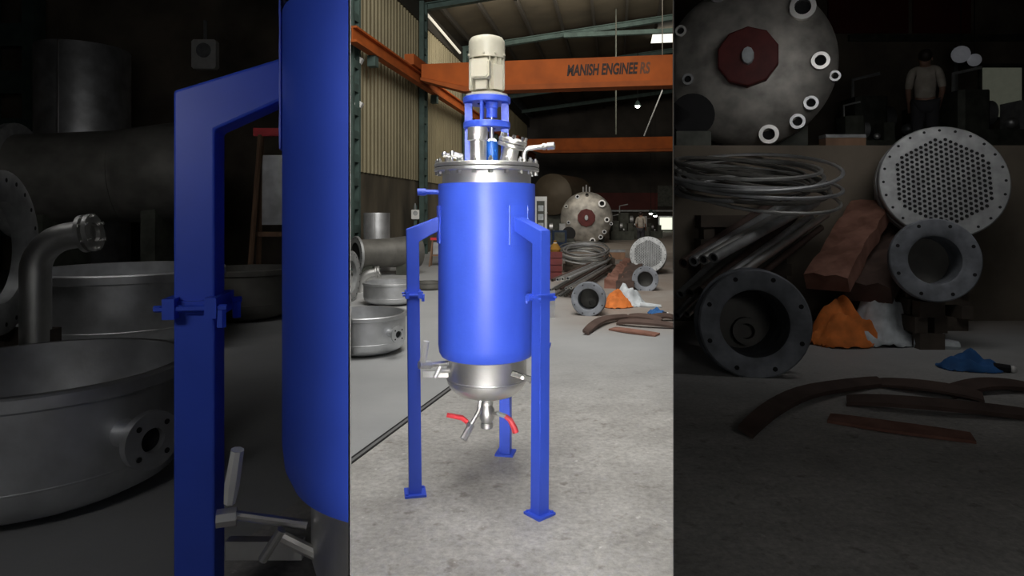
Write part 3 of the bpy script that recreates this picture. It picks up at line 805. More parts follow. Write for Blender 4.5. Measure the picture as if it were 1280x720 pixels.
left_yard(same, dict(
    dish1='shiny round steel dished end with a flanged nozzle, on the floor nearest the blue leg',
    dish2='smaller steel dished end behind the one with the flanged nozzle',
    dish3='dark shallow dished end behind the left blue leg of the bright vessel',
    flange='upright bolted ring flange behind the shiny steel dish at the hall left edge',
    sup1='low timber stack under the upright ring flange',
    pipe='big dull grey pipe with bolted end flange lying along the left wall of the hall',
    drum='pale grey upright steel drum standing behind the big pipe in the bright hall',
    elbow='steel pipe elbow with collar between small dish and ring flange in the hall',
    trestle='wooden trestle with red top rail behind the left blue leg in the hall'),
    dict(noz=36, yaw=84, dish1=6.85, dish2=10.4, dish3=12.3, flange=10.6, pipe=14.6, drum=16.0, elbow=12.2, trestle=17.5), HL)

# meter box on the wall
def meter(p, s, label, norm):
    t = thing('meter_box', label, 'box', p)
    M = frame((0,0,0), norm, (0,0,1))
    MB().rbox((0, 0, 0), (s*1.2, s, s*.3), s*.08, M).build('case', WHITEP, t, smooth=0)
    MB().cyl(s*.3, s*.15, s*.18, M @ Matrix.Translation((s*.15,0,0)), 20).build('dial', GALV, t)
    MB().tube([(0, 0, s*.55), (0, .0, s*1.4)], s*.08, 6).build('conduit', GALV, t)
meter(at(519, 268, 21.0), .26, 'small pale meter box on the green column beside the vessel arm', (.25, -1, 0))
t = thing('conduit_post', 'thin post carrying the pale meter box beside the column', 'post', (at(519,268,21.06).x, 21.1, 0))
MB().box((-.05, -.03, 0), (.05, .03, 1.7)).build('post', GREEN, t, smooth=0)

# low left bay: the same kinds of things, closer and larger
left_yard(near, dict(
    dish1='large dull steel dish with flanged nozzle filling the lower left corner in the dim bay',
    dish2='wide steel dish behind the large dish, left of the dim blue leg',
    dish3='dark dish between the dim blue leg and the dim blue jacket',
    flange='large upright bolted ring flange at the far left edge of the dim bay',
    sup1='timber stack under the large ring flange in the dim left bay',
    pipe='huge dull pipe with bolted flange across the dim left bay',
    drum='tall pale drum standing behind the huge pipe in the dim left bay',
    elbow='curved pipe elbow with bolted collar above the wide dish in the dim left bay',
    trestle='tall wooden trestle with red top rail beside the dim blue jacket'),
    dict(noz=27, yaw=107, dish1=3.5, dish2=7.2, dish3=9.0, flange=5.2, pipe=10.5, drum=13.2, elbow=5.6, trestle=11.5), BL)
x, y = near(519, 268)
meter(at(x, y, 16.3), .62, 'pale meter box on the back wall of the dim left bay', (0, -1, 0))
p = at(14, 300, 15.6)
t = thing('lattice_column', 'dark green lattice column at the top left in the dim bay', 'column', (p.x, p.y, 0))
for s in (-1, 1): MB().box((s*.55-.14, -.2, 0), (s*.55+.14, .2, 7.2)).build('upright', GREEN, t, smooth=0)
for k in range(6): MB().box((-.42, -.12, .9+k*1.15), (.42, -.08, 1.45+k*1.15)).build('batten', GREEN, t, smooth=0)

# the second blue vessel, built against the added inner wall of the left bay
vY = 2.45
vc = at(552, 264, vY); vc.z = 0
v2 = thing('jacketed_vessel', 'dim blue vessel at left with one square leg in view, against the added inner wall', 'vessel', vc)
r2 = .575
zb = .525
MB().lathe([(r2*.93, 2.2), (r2, 2.198), (r2, zb+.16), (r2*.985, zb+.08), (r2*.94, zb+.02), (r2*.86, zb)], n=96).build('jacket', BLUE, v2)
MB().lathe([(r2*.86, zb+.03), (r2*.83, zb), (r2*.83, zb-.26), (r2*.80, zb-.32), (r2*.6, zb-.40), (.0001, zb-.44)], n=64).build('bottom_head', SSB, v2)
lp = at(250, 720, 2.3)
fx, fy = lp.x - vc.x, lp.y - vc.y
lw = 47/F*2.3
ztop = EYE + (HY-118)/F*2.3
zarm = ztop + (118-72)/F*2.3
rr0 = V((fx, fy, 0)).length
leg_asm(v2, fx, fy, r2-.01, ztop, zarm, lw, EYE + (HY-380)/F*2.3)
ang = math.atan2(fy, fx)
pad(v2, ang, r2, ztop-.2, ztop+.36, .10)
sp = MB().tube([at(288, 643, 2.2)-vc, at(384, 656, 2.25)-vc], .017, 10).build('sample_pipe', SS, v2)
q2 = at(285, 645, 2.2) - vc
MB().tube([q2+V((.03,.0,0)), q2+V((-.03,-.02,0))], .032, 8).build('valve_body', SS, sp)
MB().tube([at(287, 628, 2.2)-vc, at(290, 606, 2.19)-vc, at(297, 562, 2.18)-vc], [.020, .026, .022], 8).build('white_lever', WHITEP, sp)
MB().tube([at(345, 668, 2.2)-vc, at(400, 695, 2.25)-vc], .022, 10).build('drain_stub', SS, sp)
MB().tube([at(352, 662, 2.17)-vc, at(328, 700, 2.17)-vc], .016, 10).build('drain_tee', SSB, sp)
b = MB(); p0, p1 = at(285, 686, 2.25)-vc, at(385, 690, 2.3)-vc
b.box((p0.x, p0.y-.02, p0.z-.03), (p1.x, p0.y+.02, p0.z+.035)).build('bracket', SSB, v2, smooth=0)
cut(v2, BL)

# ------------------------------------------------------------------ right yard
def tank(T, Y, L, label, keep=None, zbase=0.0):
    k = 1 if T is same else ZM
    c = at(*T(733, 272), Y); R = 32.3*k/F*Y
    d = V((-c.x, -c.y, 0)).normalized()
    t = thing('pressure_tank', label, 'tank', (c.x, c.y, zbase))
    o = V((0, 0, c.z-zbase)); M = frame(o, d, (0,0,1))
    # local frame: x = up, y = side
    def bulge(q): return R*.38*math.sqrt(max(0, 1-q*q))
    pr = [(max(.0001, R*q), bulge(q)) for q in [0, .15, .3, .45, .6, .72, .82, .9, .96, 1.0]]
    MB().lathe(pr + [(R*.995, -.01), (R*.97, -L), (R*.6, -L-R*.3), (.0001, -L-R*.35)], M, 64).build('shell', TANKM, t)
    side = M.to_3x3() @ V((0, 1, 0))
    def on(dx, dy):       # px offset in source → point on the head
        sx = 1 if side.x > 0 else -1
        lx, ly = -dy/32.3*R, sx*dx/32.3*R
        return V((lx, ly, bulge(min(.99, math.hypot(lx, ly)/R))))
    z0 = bulge(0)
    mh = MB().lathe([(R*.345, z0*.86), (R*.345, z0+R*.09), (R*.33, z0+R*.1), (.0001, z0+R*.11)], M, 10).build('manhole_cover', REDOX, t, smooth=20)
    MB().lathe([(R*.09, z0+R*.1), (R*.08, z0+R*.16), (.0001, z0+R*.17)], M @ Matrix.Diagonal((1.2,.8,1,1)), 10).build('hub', CLOTHW, mh)
    for dx, dy, r_, mm in ((-11,-26,2.6,SSD), (19,-17.5,4.6,SS), (25,2.5,3.2,SS), (30.4,7.4,2.0,SSD), (22,17.5,2.6,SSD), (17.5,24,2.8,SSD), (7.5,28.5,3.6,SS), (-25,-14,2.2,WHITEP), (-22,6,2.2,SSD), (0.7,-28.5,2.4,DULL)):
        p = on(dx, dy); rr = r_/32.3*R
        n_ = MB().ring(rr*.62, rr, -rr*.8, rr*.9, M @ Matrix.Translation(p), 20).build('head_nozzle', mm, t)
        MB().cyl(rr*.63, 0, rr*.3, M @ Matrix.Translation(p), 16).build('bore', BLACKM, n_)
    for q in range(3):
        MB().tube([o + V((side.x*(q-1)*R*.12, side.y*(q-1)*R*.12, R*.97)) - d*R*.3, o + V((side.x*(q-1)*R*.12, side.y*(q-1)*R*.12, R*(1.2+.08*(q % 2)))) - d*R*.3], R*.035, 8).build('top_fitting', SSD, t)
    if c.z - R - zbase < .35 or True:
        for f in (.2, .75):
            q = o - d*L*f; s = MB(); Ms = frame(V((q.x, q.y, 0)), (0,0,1), d)
            s.box((-.12, -R*.7, 0), (.12, R*.7, max(.08, (c.z-zbase)-R*.72)), Ms).build('saddle', MACH, t, smooth=0)
    if keep: cut(t, keep)
    return t

def exchanger(T, Y, label, slabel, keep=None):
    k = 1 if T is same else ZM
    c = at(*T(810, 318), Y); R = 22.8*k/F*Y
    d = V((-.30, -1, .22)).normalized()
    t = thing('heat_exchanger', label, 'exchanger', (c.x, c.y, max(0, c.z-R)))
    M = frame((0, 0, c.z-t.location.z), d, (0,0,1))
    MB().lathe([(.0001, R*.02), (R*.98, R*.02), (R, 0), (R, -R*.10), (R*.98, -R*.12), (R*.93, -R*.12), (R*.93, -R*.2), (R*1.0, -R*.2), (R*1.0, -R*.32), (R*.84, -R*.34), (R*.84, -R*1.9), (.0001, -R*1.9)], M, 64).build('shell', GALV, t)
    for q in range(24):
        b = 2*PI*q/24
        MB().cyl(R*.025, R*.021, R*.026, M @ Matrix.Translation((R*.92*math.cos(b), R*.92*math.sin(b), 0)), 6).build('bolt_hole', BLACKM, t)
    hb = MB(); rb = MB(); st = .088
    for i in range(-14, 15):
        for j in range(-16, 17):
            x = (i + (j % 2)*.5)*st; y = j*st*.866
            if math.hypot(x, y) > .76: continue
            Mt = M @ Matrix.Translation((x*R, y*R, 0))
            hb.cyl(R*.034, R*.021, R*.0225, Mt, 6); 
            rb.ring(R*.034, R*.040, R*.02, R*.032, Mt, 6)
    o = hb.build('tube_bore', BLACKM, t, smooth=0); o['kind'] = 'stuff'
    o = rb.build('tube_end', GALV, t, smooth=0); o['kind'] = 'stuff'
    if c.z - R > .05: support(c.x-R*.55, c.x+R*.55, c.y+.02, c.y+R*1.5, c.z-R, slabel)
    if keep: cut(t, keep)

def bored_pipe(T, cx, cy, r, Y, d, L, label, name, m, inner, holes, slabel=None, keep=None, extra=True):
    k = 1 if T is same else ZM
    c = at(*T(cx, cy), Y); R = r*k/F*Y; d = V(d).normalized()
    t = thing(name, label, 'pipe', (c.x, c.y, max(0, c.z-R)))
    M = frame((0, 0, c.z-t.location.z), d, (0,0,1)); L *= R
    MB().lathe([(R*inner, R*.06), (R*(inner+.06), R*.1), (R*.97, R*.1), (R, R*.07), (R, -R*.07), (R*.97, -R*.1), (R*.78, -R*.1), (R*.74, -R*.2), (R*.74, -L), (R*inner, -L), (R*inner, R*.06)], M, 48).build('flanged_shell', m, t)
    for q in range(holes):
        b = 2*PI*(q+.5)/holes
        MB().cyl(R*.045, R*.101, R*.108, M @ Matrix.Translation((R*.87*math.cos(b), R*.87*math.sin(b), 0)), 8).build('bolt_hole', BLACKM, t)
    MB().cyl(R*inner*.995, -L*.8, -L*.78, M, 32).build('inner_plate', DULL, t)
    if extra:
        MB().ring(R*.72, R*1.04, -R*.42, -R*.30, M, 40).build('backing_flange', m, t)
        MB().ring(R*.16, R*.28, -L*.78, -L*.66, M @ Matrix.Translation((-R*.25, -R*.1, 0)), 16).build('inner_fitting', DULL, t)
    if c.z - R > .05 and slabel: support(c.x-R*.3, c.x+R*.3, c.y+R*.1, c.y+R*.8, c.z-R, slabel)
    if keep: cut(t, keep)
    return t

def slab(pts, Y0, Y1, wd, th, name, label, m):
    """long rusty slab between two px points at depths Y0, Y1, uneven surface"""
    a, b = at(*pts[0], Y0), at(*pts[1], Y1)
    t = thing(name, label, 'slab', a)
    d = (b-a); L = d.length; d.normalize(); M = frame((0,0,0), d, (0,0,1))
    mb = MB(); n = 10; vs = []; fs = []
    for i in range(n+1):
        z = L*i/n
        for j in range(5):
            y = wd*(j/4-.5)*(1 + .12*noise.noise(V((i*.9, 3.1, wd*9))))
            vs.append((th*(.5+.45*noise.noise(V((i*.8, j*1.3, L)))), y, z))
        for j in range(4, -1, -1):
            y = wd*(j/4-.5)*(1 + .12*noise.noise(V((i*.9, 3.1, wd*9))))
            vs.append((-th*.5, y, z))
    for i in range(n):
        for j in range(10):
            fs.append((i*10+j, i*10+(j+1)%10, i*10+10+(j+1)%10, i*10+10+j))
    fs += [tuple(range(10)), tuple(range(n*10+9, n*10-1, -1))]
    mb.add(vs, fs, M).build('slab', m, t, smooth=30)
    return t

def cloth(c, sx, sy, h, name, label, m, seed, tail=None, yaw=0):
    t = thing(name, label, 'cloth', c, rz=yaw)
    mb = MB(); n = 26; vs = []; fs = []
    for i in range(n+1):
        for j in range(n+1):
            u, v = i/n*2-1, j/n*2-1
            rr = math.hypot(u, v)
            e = 1 + .22*noise.noise(V((u*1.5, v*1.5, seed)))
            z = h*max(0, 1-rr**2.6)*(.62 + .75*noise.noise(V((u*2.0+seed, v*2.0, .3)))) + h*.10*math.sin(u*9+4*noise.noise(V((u*2, v*3, seed))))*max(0, 1-rr) + h*.16*abs(noise.noise(V((u*5, v*5, seed+4)))) + .004
            sq = 1/max(1, rr) if rr > 1 else 1
            vs.append((u*sx*e*sq, v*sy*e*sq, max(.003, z)))
    for i in range(n):
        for j in range(n):
            fs.append((i*(n+1)+j, (i+1)*(n+1)+j, (i+1)*(n+1)+j+1, i*(n+1)+j+1))
    o = mb.add(vs, fs).build('fabric', m, t, smooth=60)
    sd = o.modifiers.new('thickness', 'SOLIDIFY'); sd.thickness = .004
    if tail:
        MB().tube(tail, [.03*h/.2, .025*h/.2, .018*h/.2], 8).build('loose_end', m, t)
    return t

def plate(T, pts, wd, label, lift=.0, m=PLATE, keep=None, curl=.04):
    P = [floor_at(*T(x, y)) for x, y in pts]
    # resample as a smooth curve
    Q = []
    n = 12
    for i in range(n+1):
        u = i/n*(len(P)-1); k = min(int(u), len(P)-2); f = u-k
        p0 = P[max(0,k-1)]; p1 = P[k]; p2 = P[k+1]; p3 = P[min(len(P)-1,k+2)]
        Q.append(.5*((2*p1)+(p2-p0)*f+(2*p0-5*p1+4*p2-p3)*f*f+(3*p1-p0-3*p2+p3)*f**3))
    t = thing('scrap_plate', label, 'plate', Q[0] + V((0,0,lift)))
    vs = []; fs = []; th = .03 if wd < .28 else .02
    for i, p in enumerate(Q):
        d = (Q[min(i+1,n)]-Q[max(i-1,0)]).normalized(); s = V((-d.y, d.x, 0))
        ww = wd*(.46 + .14*math.sin(PI*(i+.5)/(n+1)))
        zb = curl*math.sin(PI*i/n)
        for sgn, z in ((-1, 0), (-1, th), (1, th+curl*.8), (1, curl*.8)):
            vs.append(p - Q[0] + s*sgn*ww/2 + V((0, 0, z+zb)))
    for i in range(n):
        for j in range(4): fs.append((i*4+j, i*4+(j+1)%4, i*4+4+(j+1)%4, i*4+4+j))
    fs += [(0,1,2,3), (n*4+3, n*4+2, n*4+1, n*4)]
    MB().add(vs, fs).build('plate', m, t, smooth=30)
    if keep: cut(t, keep)
    return t

ORD = 'first second third fourth fifth sixth seventh eighth ninth tenth eleventh twelfth thirteenth fourteenth fifteenth'.split()
def pipe_stack(T, x0, x1, n, Ya, Yb, where, keep=None):
    """three layers of pipes, side by side, slanting up and away to the right"""
    k = 1 if T is same else ZM
    for i in range(n):
        f = i/(n-1); row = i % 3
        Y0 = Ya - row*.12 - .35*f; Y1 = Yb - row*.1
        a = at(*T(x0 + (x1-x0)*f, 371 - row*9.5 - 3*f + 1.5*math.sin(i*2.1)), Y0)
        b = at(*T(737 + 27*f, 338 - row*5 - 2*f), Y1)
        rr = (1.5, 2.1, 1.8)[(i*2) % 3]*k/F*Y0; mm = (SSD, GALV, PLATE, SSB, DULL)[i % 5]
        t = thing('loose_pipe', ORD[i] + ' pipe from the left in the slanting pile of the ' + where, 'pipe', a, 'loose pipes in the ' + where)
        d = (b-a).normalized(); L = (b-a).length; M = frame((0,0,0), d)
        MB().lathe([(rr*.7, .03), (rr*.7, 0), (rr, 0), (rr, L), (.0001, L)], M, 12).build('tube', mm, t)
        MB().cyl(rr*.7, .02, .03, M, 10).build('bore', BLACKM, t)
        if keep: cut(t, keep)

def coil(T, cx, cy, Y, label, n, keep=None, tilt=.33):
    k = 1 if T is same else ZM
    c = at(*T(cx, cy), Y); R = 33*k/F*Y
    t = thing('rod_coil', label, 'coil', c)
    for i in range(n):
        rr = R*(.72+.28*random.random()); ox, oz = R*random.uniform(-.12,.12), R*(i/n-.5)*.34
        tl = tilt + random.uniform(-.05, .05); tr = random.uniform(-.12, .12)
        pts = []
        for q in range(40):
            a = 2*PI*q/40
            x, y = rr*math.cos(a), rr*math.sin(a)*.95
            pts.append((ox + x, y*math.cos(tl), oz + y*math.sin(tl) + x*tr))
        MB().tube(pts, R*.022, 6, closed=True).build('loop', (SSB, DULL, SSD)[i % 3], t)
    if keep: cut(t, keep)
    return t

def bundle(T, cx, cy, Y, label, keep=None):
    k = 1 if T is same else ZM
    c = floor_at(*T(cx, cy+5)); s = 11.5*k/F*c.y
    t = cloth(c, s, s*.55, s*.62, 'blue_bundle', label, BLUEB, 11.3, yaw=-.25)
    MB().tube([(s*.7, -s*.1, s*.15), (s*1.15, -s*.2, s*.12)], s*.14, 10).build('black_end', BLACKM, t)
    MB().ball((s*1.22, -s*.22, s*.12), s*.12, 10).build('white_tip', WHITEP, t)
    if keep: cut(t, keep)

def machine(c, s, label, kind):
    t = thing('lathe_machine', label, 'machine', c)
    MB().box((-s*.5, -s*.25, 0), (s*.5, s*.25, s*.38)).build('bed', MACH, t, smooth=0)
    MB().rbox((-s*.28, 0, s*.6), (s*.36, s*.42, s*.46), s*.05).build('headstock', MACH, t, smooth=0)
    MB().cyl(s*.14, 0, s*.12, frame((-s*.1, 0, s*.6), (1,0,0)), 20).build('chuck', SSD, t)
    MB().box((s*.25, -s*.15, s*.38), (s*.45, s*.15, s*.72)).build('tailstock', GALV if kind else MACH, t, smooth=0)
    MB().ball((s*.05, -s*.28, s*.45), s*.06, 10).build('handwheel', SSD, t)
    MB().tube([(-s*.4, 0, s*.8), (-s*.4, 0, s*1.05), (-s*.15, -s*.1, s*1.1)], s*.02, 6).build('work_lamp', GALV, t)

def person(loc, H, label, yaw):
    """standing figure seen from behind, head bowed a little"""
    h = H
    J = {'pelvis':(0,0,.52), 'belly':(0,.0,.60), 'chest':(0,-.01,.71), 'neckb':(0,.0,.815), 'neck':(0,-.012,.85), 'head':(0,-.022,.90), 'crown':(0,-.016,.965)}
    R_ = {'pelvis':.078, 'belly':.072, 'chest':.086, 'neckb':.05, 'neck':.033, 'head':.052, 'crown':.046}
    E = [('pelvis','belly'), ('belly','chest'), ('chest','neckb'), ('neckb','neck'), ('neck','head'), ('head','crown')]
    for s, n in ((-1,'l'), (1,'r')):
        for nm, p, r in (('hip', (s*.05,0,.49), .062), ('knee', (s*.058,-.01,.28), .04), ('ank', (s*.06,.012,.05), .026), ('toe', (s*.065,-.075,.018), .02),
                         ('sho', (s*.105,0,.80), .036), ('elb', (s*.135,.01,.63), .027), ('wri', (s*.115,-.08,.50), .018), ('palm', (s*.112,-.11,.475), .02)):
            J[nm+n] = p; R_[nm+n] = r
        E += [('pelvis','hip'+n), ('hip'+n,'knee'+n), ('knee'+n,'ank'+n), ('ank'+n,'toe'+n), ('neckb','sho'+n), ('sho'+n,'elb'+n), ('elb'+n,'wri'+n), ('wri'+n,'palm'+n)]
        for f in range(4):
            J[f'f{f}{n}'] = (s*(.122-.008*f), -.128, .462); J[f'g{f}{n}'] = (s*(.122-.008*f), -.136-.003*(f % 2), .438+.003*f)
            R_[f'f{f}{n}'] = .0055; R_[f'g{f}{n}'] = .0045; E += [('palm'+n, f'f{f}{n}'), (f'f{f}{n}', f'g{f}{n}')]
        J['t'+n] = (s*.095, -.122, .472); R_['t'+n] = .006; E.append(('palm'+n, 't'+n))
    def skin(names, grow, name, m, parent, sub=2):
        idx = {k: i for i, k in enumerate(names)}
        me = bpy.data.meshes.new(name)
        me.from_pydata([tuple(V(J[k])*h) for k in names], [(idx[a], idx[b]) for a, b in E if a in idx and b in idx], [])
        o = bpy.data.objects.new(name, me); C.objects.link(o)
        md = o.modifiers.new('skin', 'SKIN'); md.use_smooth_shade = True
        for k in names:
            sv = me.skin_vertices[0].data[idx[k]]; r = R_[k]*h*grow
            sv.radius = (r, r*.8) if k in ('pelvis','belly','chest') else (r, r)
            sv.use_root = (k == names[0])
        o.modifiers.new('sub', 'SUBSURF').levels = sub
        bpy.context.view_layer.update()
        nm = bpy.data.meshes.new_from_object(o.evaluated_get(bpy.context.evaluated_depsgraph_get()))
        bpy.data.objects.remove(o)
        nm.materials.clear(); nm.materials.append(m); nm.name = name
        q = bpy.data.objects.new(name, nm); C.objects.link(q); q.parent = parent
        return q
    t = thing('person', label, 'person', loc, rz=yaw)
    b = skin(list(J), 1, 'body', SKIN, t)
    skin(['pelvis','belly','chest','neckb','shol','elbl','shor','elbr'], 1.2, 'shirt', SHIRT, t)
    skin(['pelvis','hipl','kneel','ankl','hipr','kneer','ankr'], 1.24, 'trousers', TROU, t)
    MB().ball((0, .006*h, .945*h), .06*h, 16, (.95, 1.1, 1)).build('hair', HAIR, t)
    for s in (-1, 1):
        MB().ball((s*.022*h, -.072*h, .925*h), .008*h, 8).build('eye', HAIR, b)
        MB().ball((s*.056*h, -.012*h, .915*h), .014*h, 8, (.5, .8, 1.2)).build('ear', SKIN, b)
        MB().rbox((s*.065*h, -.035*h, .017*h), (.045*h, .12*h, .034*h), .012*h).build('shoe', BLACKM, t)
    MB().ball((0, -.076*h, .905*h), .011*h, 8).build('nose', SKIN, b)
    MB().ball((0, -.072*h, .882*h), .012*h, 8, (1.3, .4, .4)).build('mouth', REDOX, b)

# --- hall side
tank(same, 30, 3.0, 'large round steel tank head with dark red manhole cover, far back in the bright hall', None, 0)
exchanger(same, 15.2, 'round perforated tube sheet of an exchanger lying at the right of the bright hall', 'timber under the tube sheet exchanger in the hall')
bored_pipe(same, 806.5, 349, 16.4, 12.1, (-.25, -1, .1), 1.6, 'short blue-grey flanged nozzle in front of the perforated tube sheet in the hall', 'flanged_nozzle', NOZ, .58, 8, None, None, False)
bored_pipe(same, 735.5, 374, 21.3, 9.2, (-.18, -1, .1), 2.4, 'open flanged pipe end lying on the floor right of the blue leg in the hall', 'flanged_spool', NOZ, .62, 8, None, None)
slab([(766, 357), (787, 329)], 12.4, 16.6, .34, .2, 'rusty_slab', 'left of two long rusty slabs beside the tube sheet in the hall', RUST)
slab([(781, 358), (796, 331)], 12.0, 15.8, .34, .18, 'rusty_slab', 'right of two long rusty slabs beside the tube sheet in the hall', PLATE)
c = floor_at(784, 383); cloth(c + V((0,.15,0)), .34, .26, .32, 'crumpled_cloth', 'crumpled white sheet on top of the rusty slabs end in the hall', CLOTHW, 2.2, [(.2,-.2,.03), (.36,-.28,.025), (.5,-.3,.02)])
c = floor_at(772, 384); cloth(c, .27, .17, .26, 'orange_bag', 'crumpled orange bag by the flanged pipe end in the hall', CLOTHO, 5.7)
bundle(same, 820, 387, 9.7, 'small blue bundle with a black end on the floor at right of the hall')
plate(same, [(732,419), (744,411), (760,404), (786,398.5)], .16, 'leftmost curved brown plate on the hall floor', keep=HR)
plate(same, [(784,398.5), (806,402), (826,404.5)], .22, 'brown plate reaching right from the curved plate on the hall floor', keep=HR)
plate(same, [(812,403), (828,401), (846,401)], .22, 'brown plate touching the right edge of the hall floor', keep=HR)
plate(same, [(772,406), (800,409), (846,411)], .16, 'narrow brown plate lying across the middle of the scrap in the hall', keep=HR)
plate(same, [(765,412), (790,416), (822,420)], .30, 'flat reddish plate lying nearest the viewer in the hall', m=RUST, keep=HR, curl=.008)
pipe_stack(same, 686, 714, 14, 11.4, 15.6, 'bright hall')
coil(same, 731, 316, 15.5, 'coil of thin steel rods lying over the pipes in front of the far tank', 18, tilt=.26)
support(1.3, 2.6, 15.75, 16.4, .34, 'timber sleepers behind the rod coil and pipe pile in the hall')
t = thing('upright_angle', 'short upright steel angle bar beside the right blue leg', 'bar', floor_at(691, 397))
MB().box((-.05, -.006, 0), (.03, .006, .38)).build('flange', GALV, t, smooth=0); MB().box((-.05, 0, 0), (-.038, .07, .38)).build('web', GALV, t, smooth=0)
# red crate, yellow sack, cabinet, dark drum, tan tank, machines, person
p = at(694, 338, 13.9)
t = thing('red_crate', 'dark red crate beside the right leg of the vessel', 'crate', (p.x, 14.2, 0))
for z in (.03, .18, .33, .48): MB().box((-.16, -.2, z), (.16, -.17, z+.13)).build('slat', REDOX, t, smooth=0)
MB().box((-.15, -.17, .0), (.15, .2, .6)).build('box', REDOX, t, smooth=0)
t = thing('yellow_sack', 'yellow sack on the dark red crate', 'sack', (p.x+.02, 14.2, .6))
MB().lathe([(.0001,0), (.11,.0), (.13,.06), (.08,.15), (.03,.2), (.04,.25), (.0001,.24)], n=14).build('bag', YEL, t); MB().ring(.028, .04, .19, .205, n=10).build('tie', WHITEP, t)
p = at(676, 284, 22)
t = thing('control_cabinet', 'pale upright cabinet right behind the jacket of the blue vessel', 'cabinet', (p.x, 22, 0))
MB().box((-.2, -.2, 0), (.2, .2, 2.0)).build('body', WHITEP, t, smooth=0)
MB().box((-.15, -.215, .75), (.12, -.2, 1.85)).build('door', MACH, t, smooth=0)
for z in (.9, 1.2, 1.5): MB().box((-.1, -.23, z), (.08, -.215, z+.2)).build('panel', CLOTHW, t, smooth=0)
def black_drum(T, Y, label, z0=0, keep=None):
    k = 1 if T is same else ZM
    p = at(*T(711, 292), Y); r = 8.5*k/F*Y
    t = thing('black_drum', label, 'drum', (p.x, p.y, z0)); h = p.z - z0
    MB().lathe([(.0001,0), (r*.93,0), (r,r*.07), (r,r*2.2), (.0001,r*2.2)], frame((0,0,h), (-.1,-1,.05)) @ Matrix.Translation((0,0,-r*2)), 28).build('shell', BLACKM, t)
    MB().box((-r*.8, -r*.3, 0), (r*.8, r*1.6, max(.05, h-r*.75))).build('cradle', MACH, t, smooth=0)
    if keep: cut(t, keep)
black_drum(same, 26, 'black round drum end in front of the large tank head in the hall')
p = at(699, 290, 25)
t = thing('blue_cabinet', 'dark blue machine cabinet left of the far tank head', 'cabinet', (p.x, 25, 0))
MB().box((-.28, -.2, 0), (.28, .2, .75)).build('body', BLUED, t, smooth=0); MB().box((-.2, -.22, .3), (.2, -.2, .68)).build('door', MACH, t, smooth=0)
c = at(690, 243, 36); r = 26/F*36
t = thing('storage_tank', 'tan horizontal tank end behind the vessel and the far tank head', 'tank', (c.x, c.y, 0))
MB().lathe([(.0001,r*.3), (r*.5,r*.24), (r*.85,r*.1), (r,0), (r,-4), (.0001,-4)], frame((0,0,c.z), (-.45,-1,0)), 40).build('shell', TANM, t)
for f in (-.6, -3): MB().box((-r*.8, -f-.2, 0), (r*.8, -f+.2, c.z-r*.6)).build('saddle', MACH, t, smooth=0)
machine((at(777, 280, 33.5).x, 33.5, 0), 1.2, 'dark lathe right of the far tank head', 0)
machine((at(790, 285, 35).x, 35, 0), 1.7, 'dark lathe behind the standing person in the hall', 1)
machine((at(816, 285, 36).x, 36, 0), 1.0, 'dark lathe under the two far lamps at right of the hall', 0)
machine((at(690, 280, 29).x, 29, 0), 1.3, 'dark lathe between the pale cabinet and the far tank head', 1)
p = at(801, 300, 27); person((p.x, 27, 0), 1.5, 'person in a pale shirt standing far back in the bright hall', PI*.85)
t = thing('timber_beam', 'short pale timber lying behind the rod coil in the hall', 'timber', at(764, 313, 20)*1.0)
t.location.z = 0
MB().box((-.3, -.1, 0), (.42, .1, .22)).build('beam', WOOD, t, smooth=0); MB().box((-.3, -.1, .224), (.42, .1, .3)).build('plank', GALV, t, smooth=0)

# --- right low bay, with a raised platform at the back
DZ = 2.4; DY = 8.75
struct('floor_raised', MB().add([(TAN*DY+.01, DY, 0.002), (14.9, DY, 0.002), (14.9, BAYEND-.01, 0.002), (TAN*BAYEND+.01, BAYEND-.01, 0.002), (TAN*DY+.01, DY, DZ), (14.9, DY, DZ), (14.9, BAYEND-.01, DZ), (TAN*BAYEND+.01, BAYEND-.01, DZ)],
    [(3,2,1,0), (4,5,6,7), (0,1,5,4), (1,2,6,5), (2,3,7,6), (3,0,4,7)]), BAYW, smooth=0)
tank(near, 10.2, 3.2, 'big tank head with dark red manhole cover at top of the dim right bay', BR, DZ)
black_drum(near, 8.95, 'black round drum end under the left of the tank head in the dim right bay', DZ, BR)
exchanger(near, 7.9, 'large perforated tube sheet in the dim right bay', 'tall timber stack behind the large tube sheet in the dim right bay')
bored_pipe(near, 806.5, 349, 16.4, 6.9, (-.25, -1, .1), .9, 'large open flanged nozzle below the tube sheet in the dim right bay', 'flanged_nozzle', NOZ, .58, 8, 'timber stack under the large flanged nozzle in the dim right bay', None, False)
bored_pipe(near, 735.5, 374, 21.3, 5.85, (-.18, -1, .1), 2.0, 'large open flanged pipe end on the floor of the dim right bay', 'flanged_spool', NOZ, .62, 8, None)
slab([near(764, 358), near(782, 328)], 7.3, 8.5, .48, .2, 'rusty_slab', 'left of two rusty slabs leaning on the platform in the dim right bay', RUST)
slab([near(780, 362), near(794, 337)], 7.25, 8.5, .5, .22, 'rusty_slab', 'right of two rusty slabs leaning on the platform in the dim right bay', PLATE)
x, y = near(785, 382.5); c = floor_at(x, y); cloth(c + V((.02,.10,0)), .50, .26, .62, 'crumpled_cloth', 'crumpled white sheet beside the orange bag in the dim right bay', CLOTHW, 2.2, [(.3,-.18,.05), (.52,-.27,.04), (.72,-.30,.03)])
x, y = near(771, 382); c = floor_at(x, y); cloth(c, .46, .28, .50, 'orange_bag', 'crumpled orange bag by the large flanged pipe end in the dim right bay', CLOTHO, 5.7)
bundle(near, 820, 387, 6, 'blue bundle with a black end on the floor of the dim right bay')
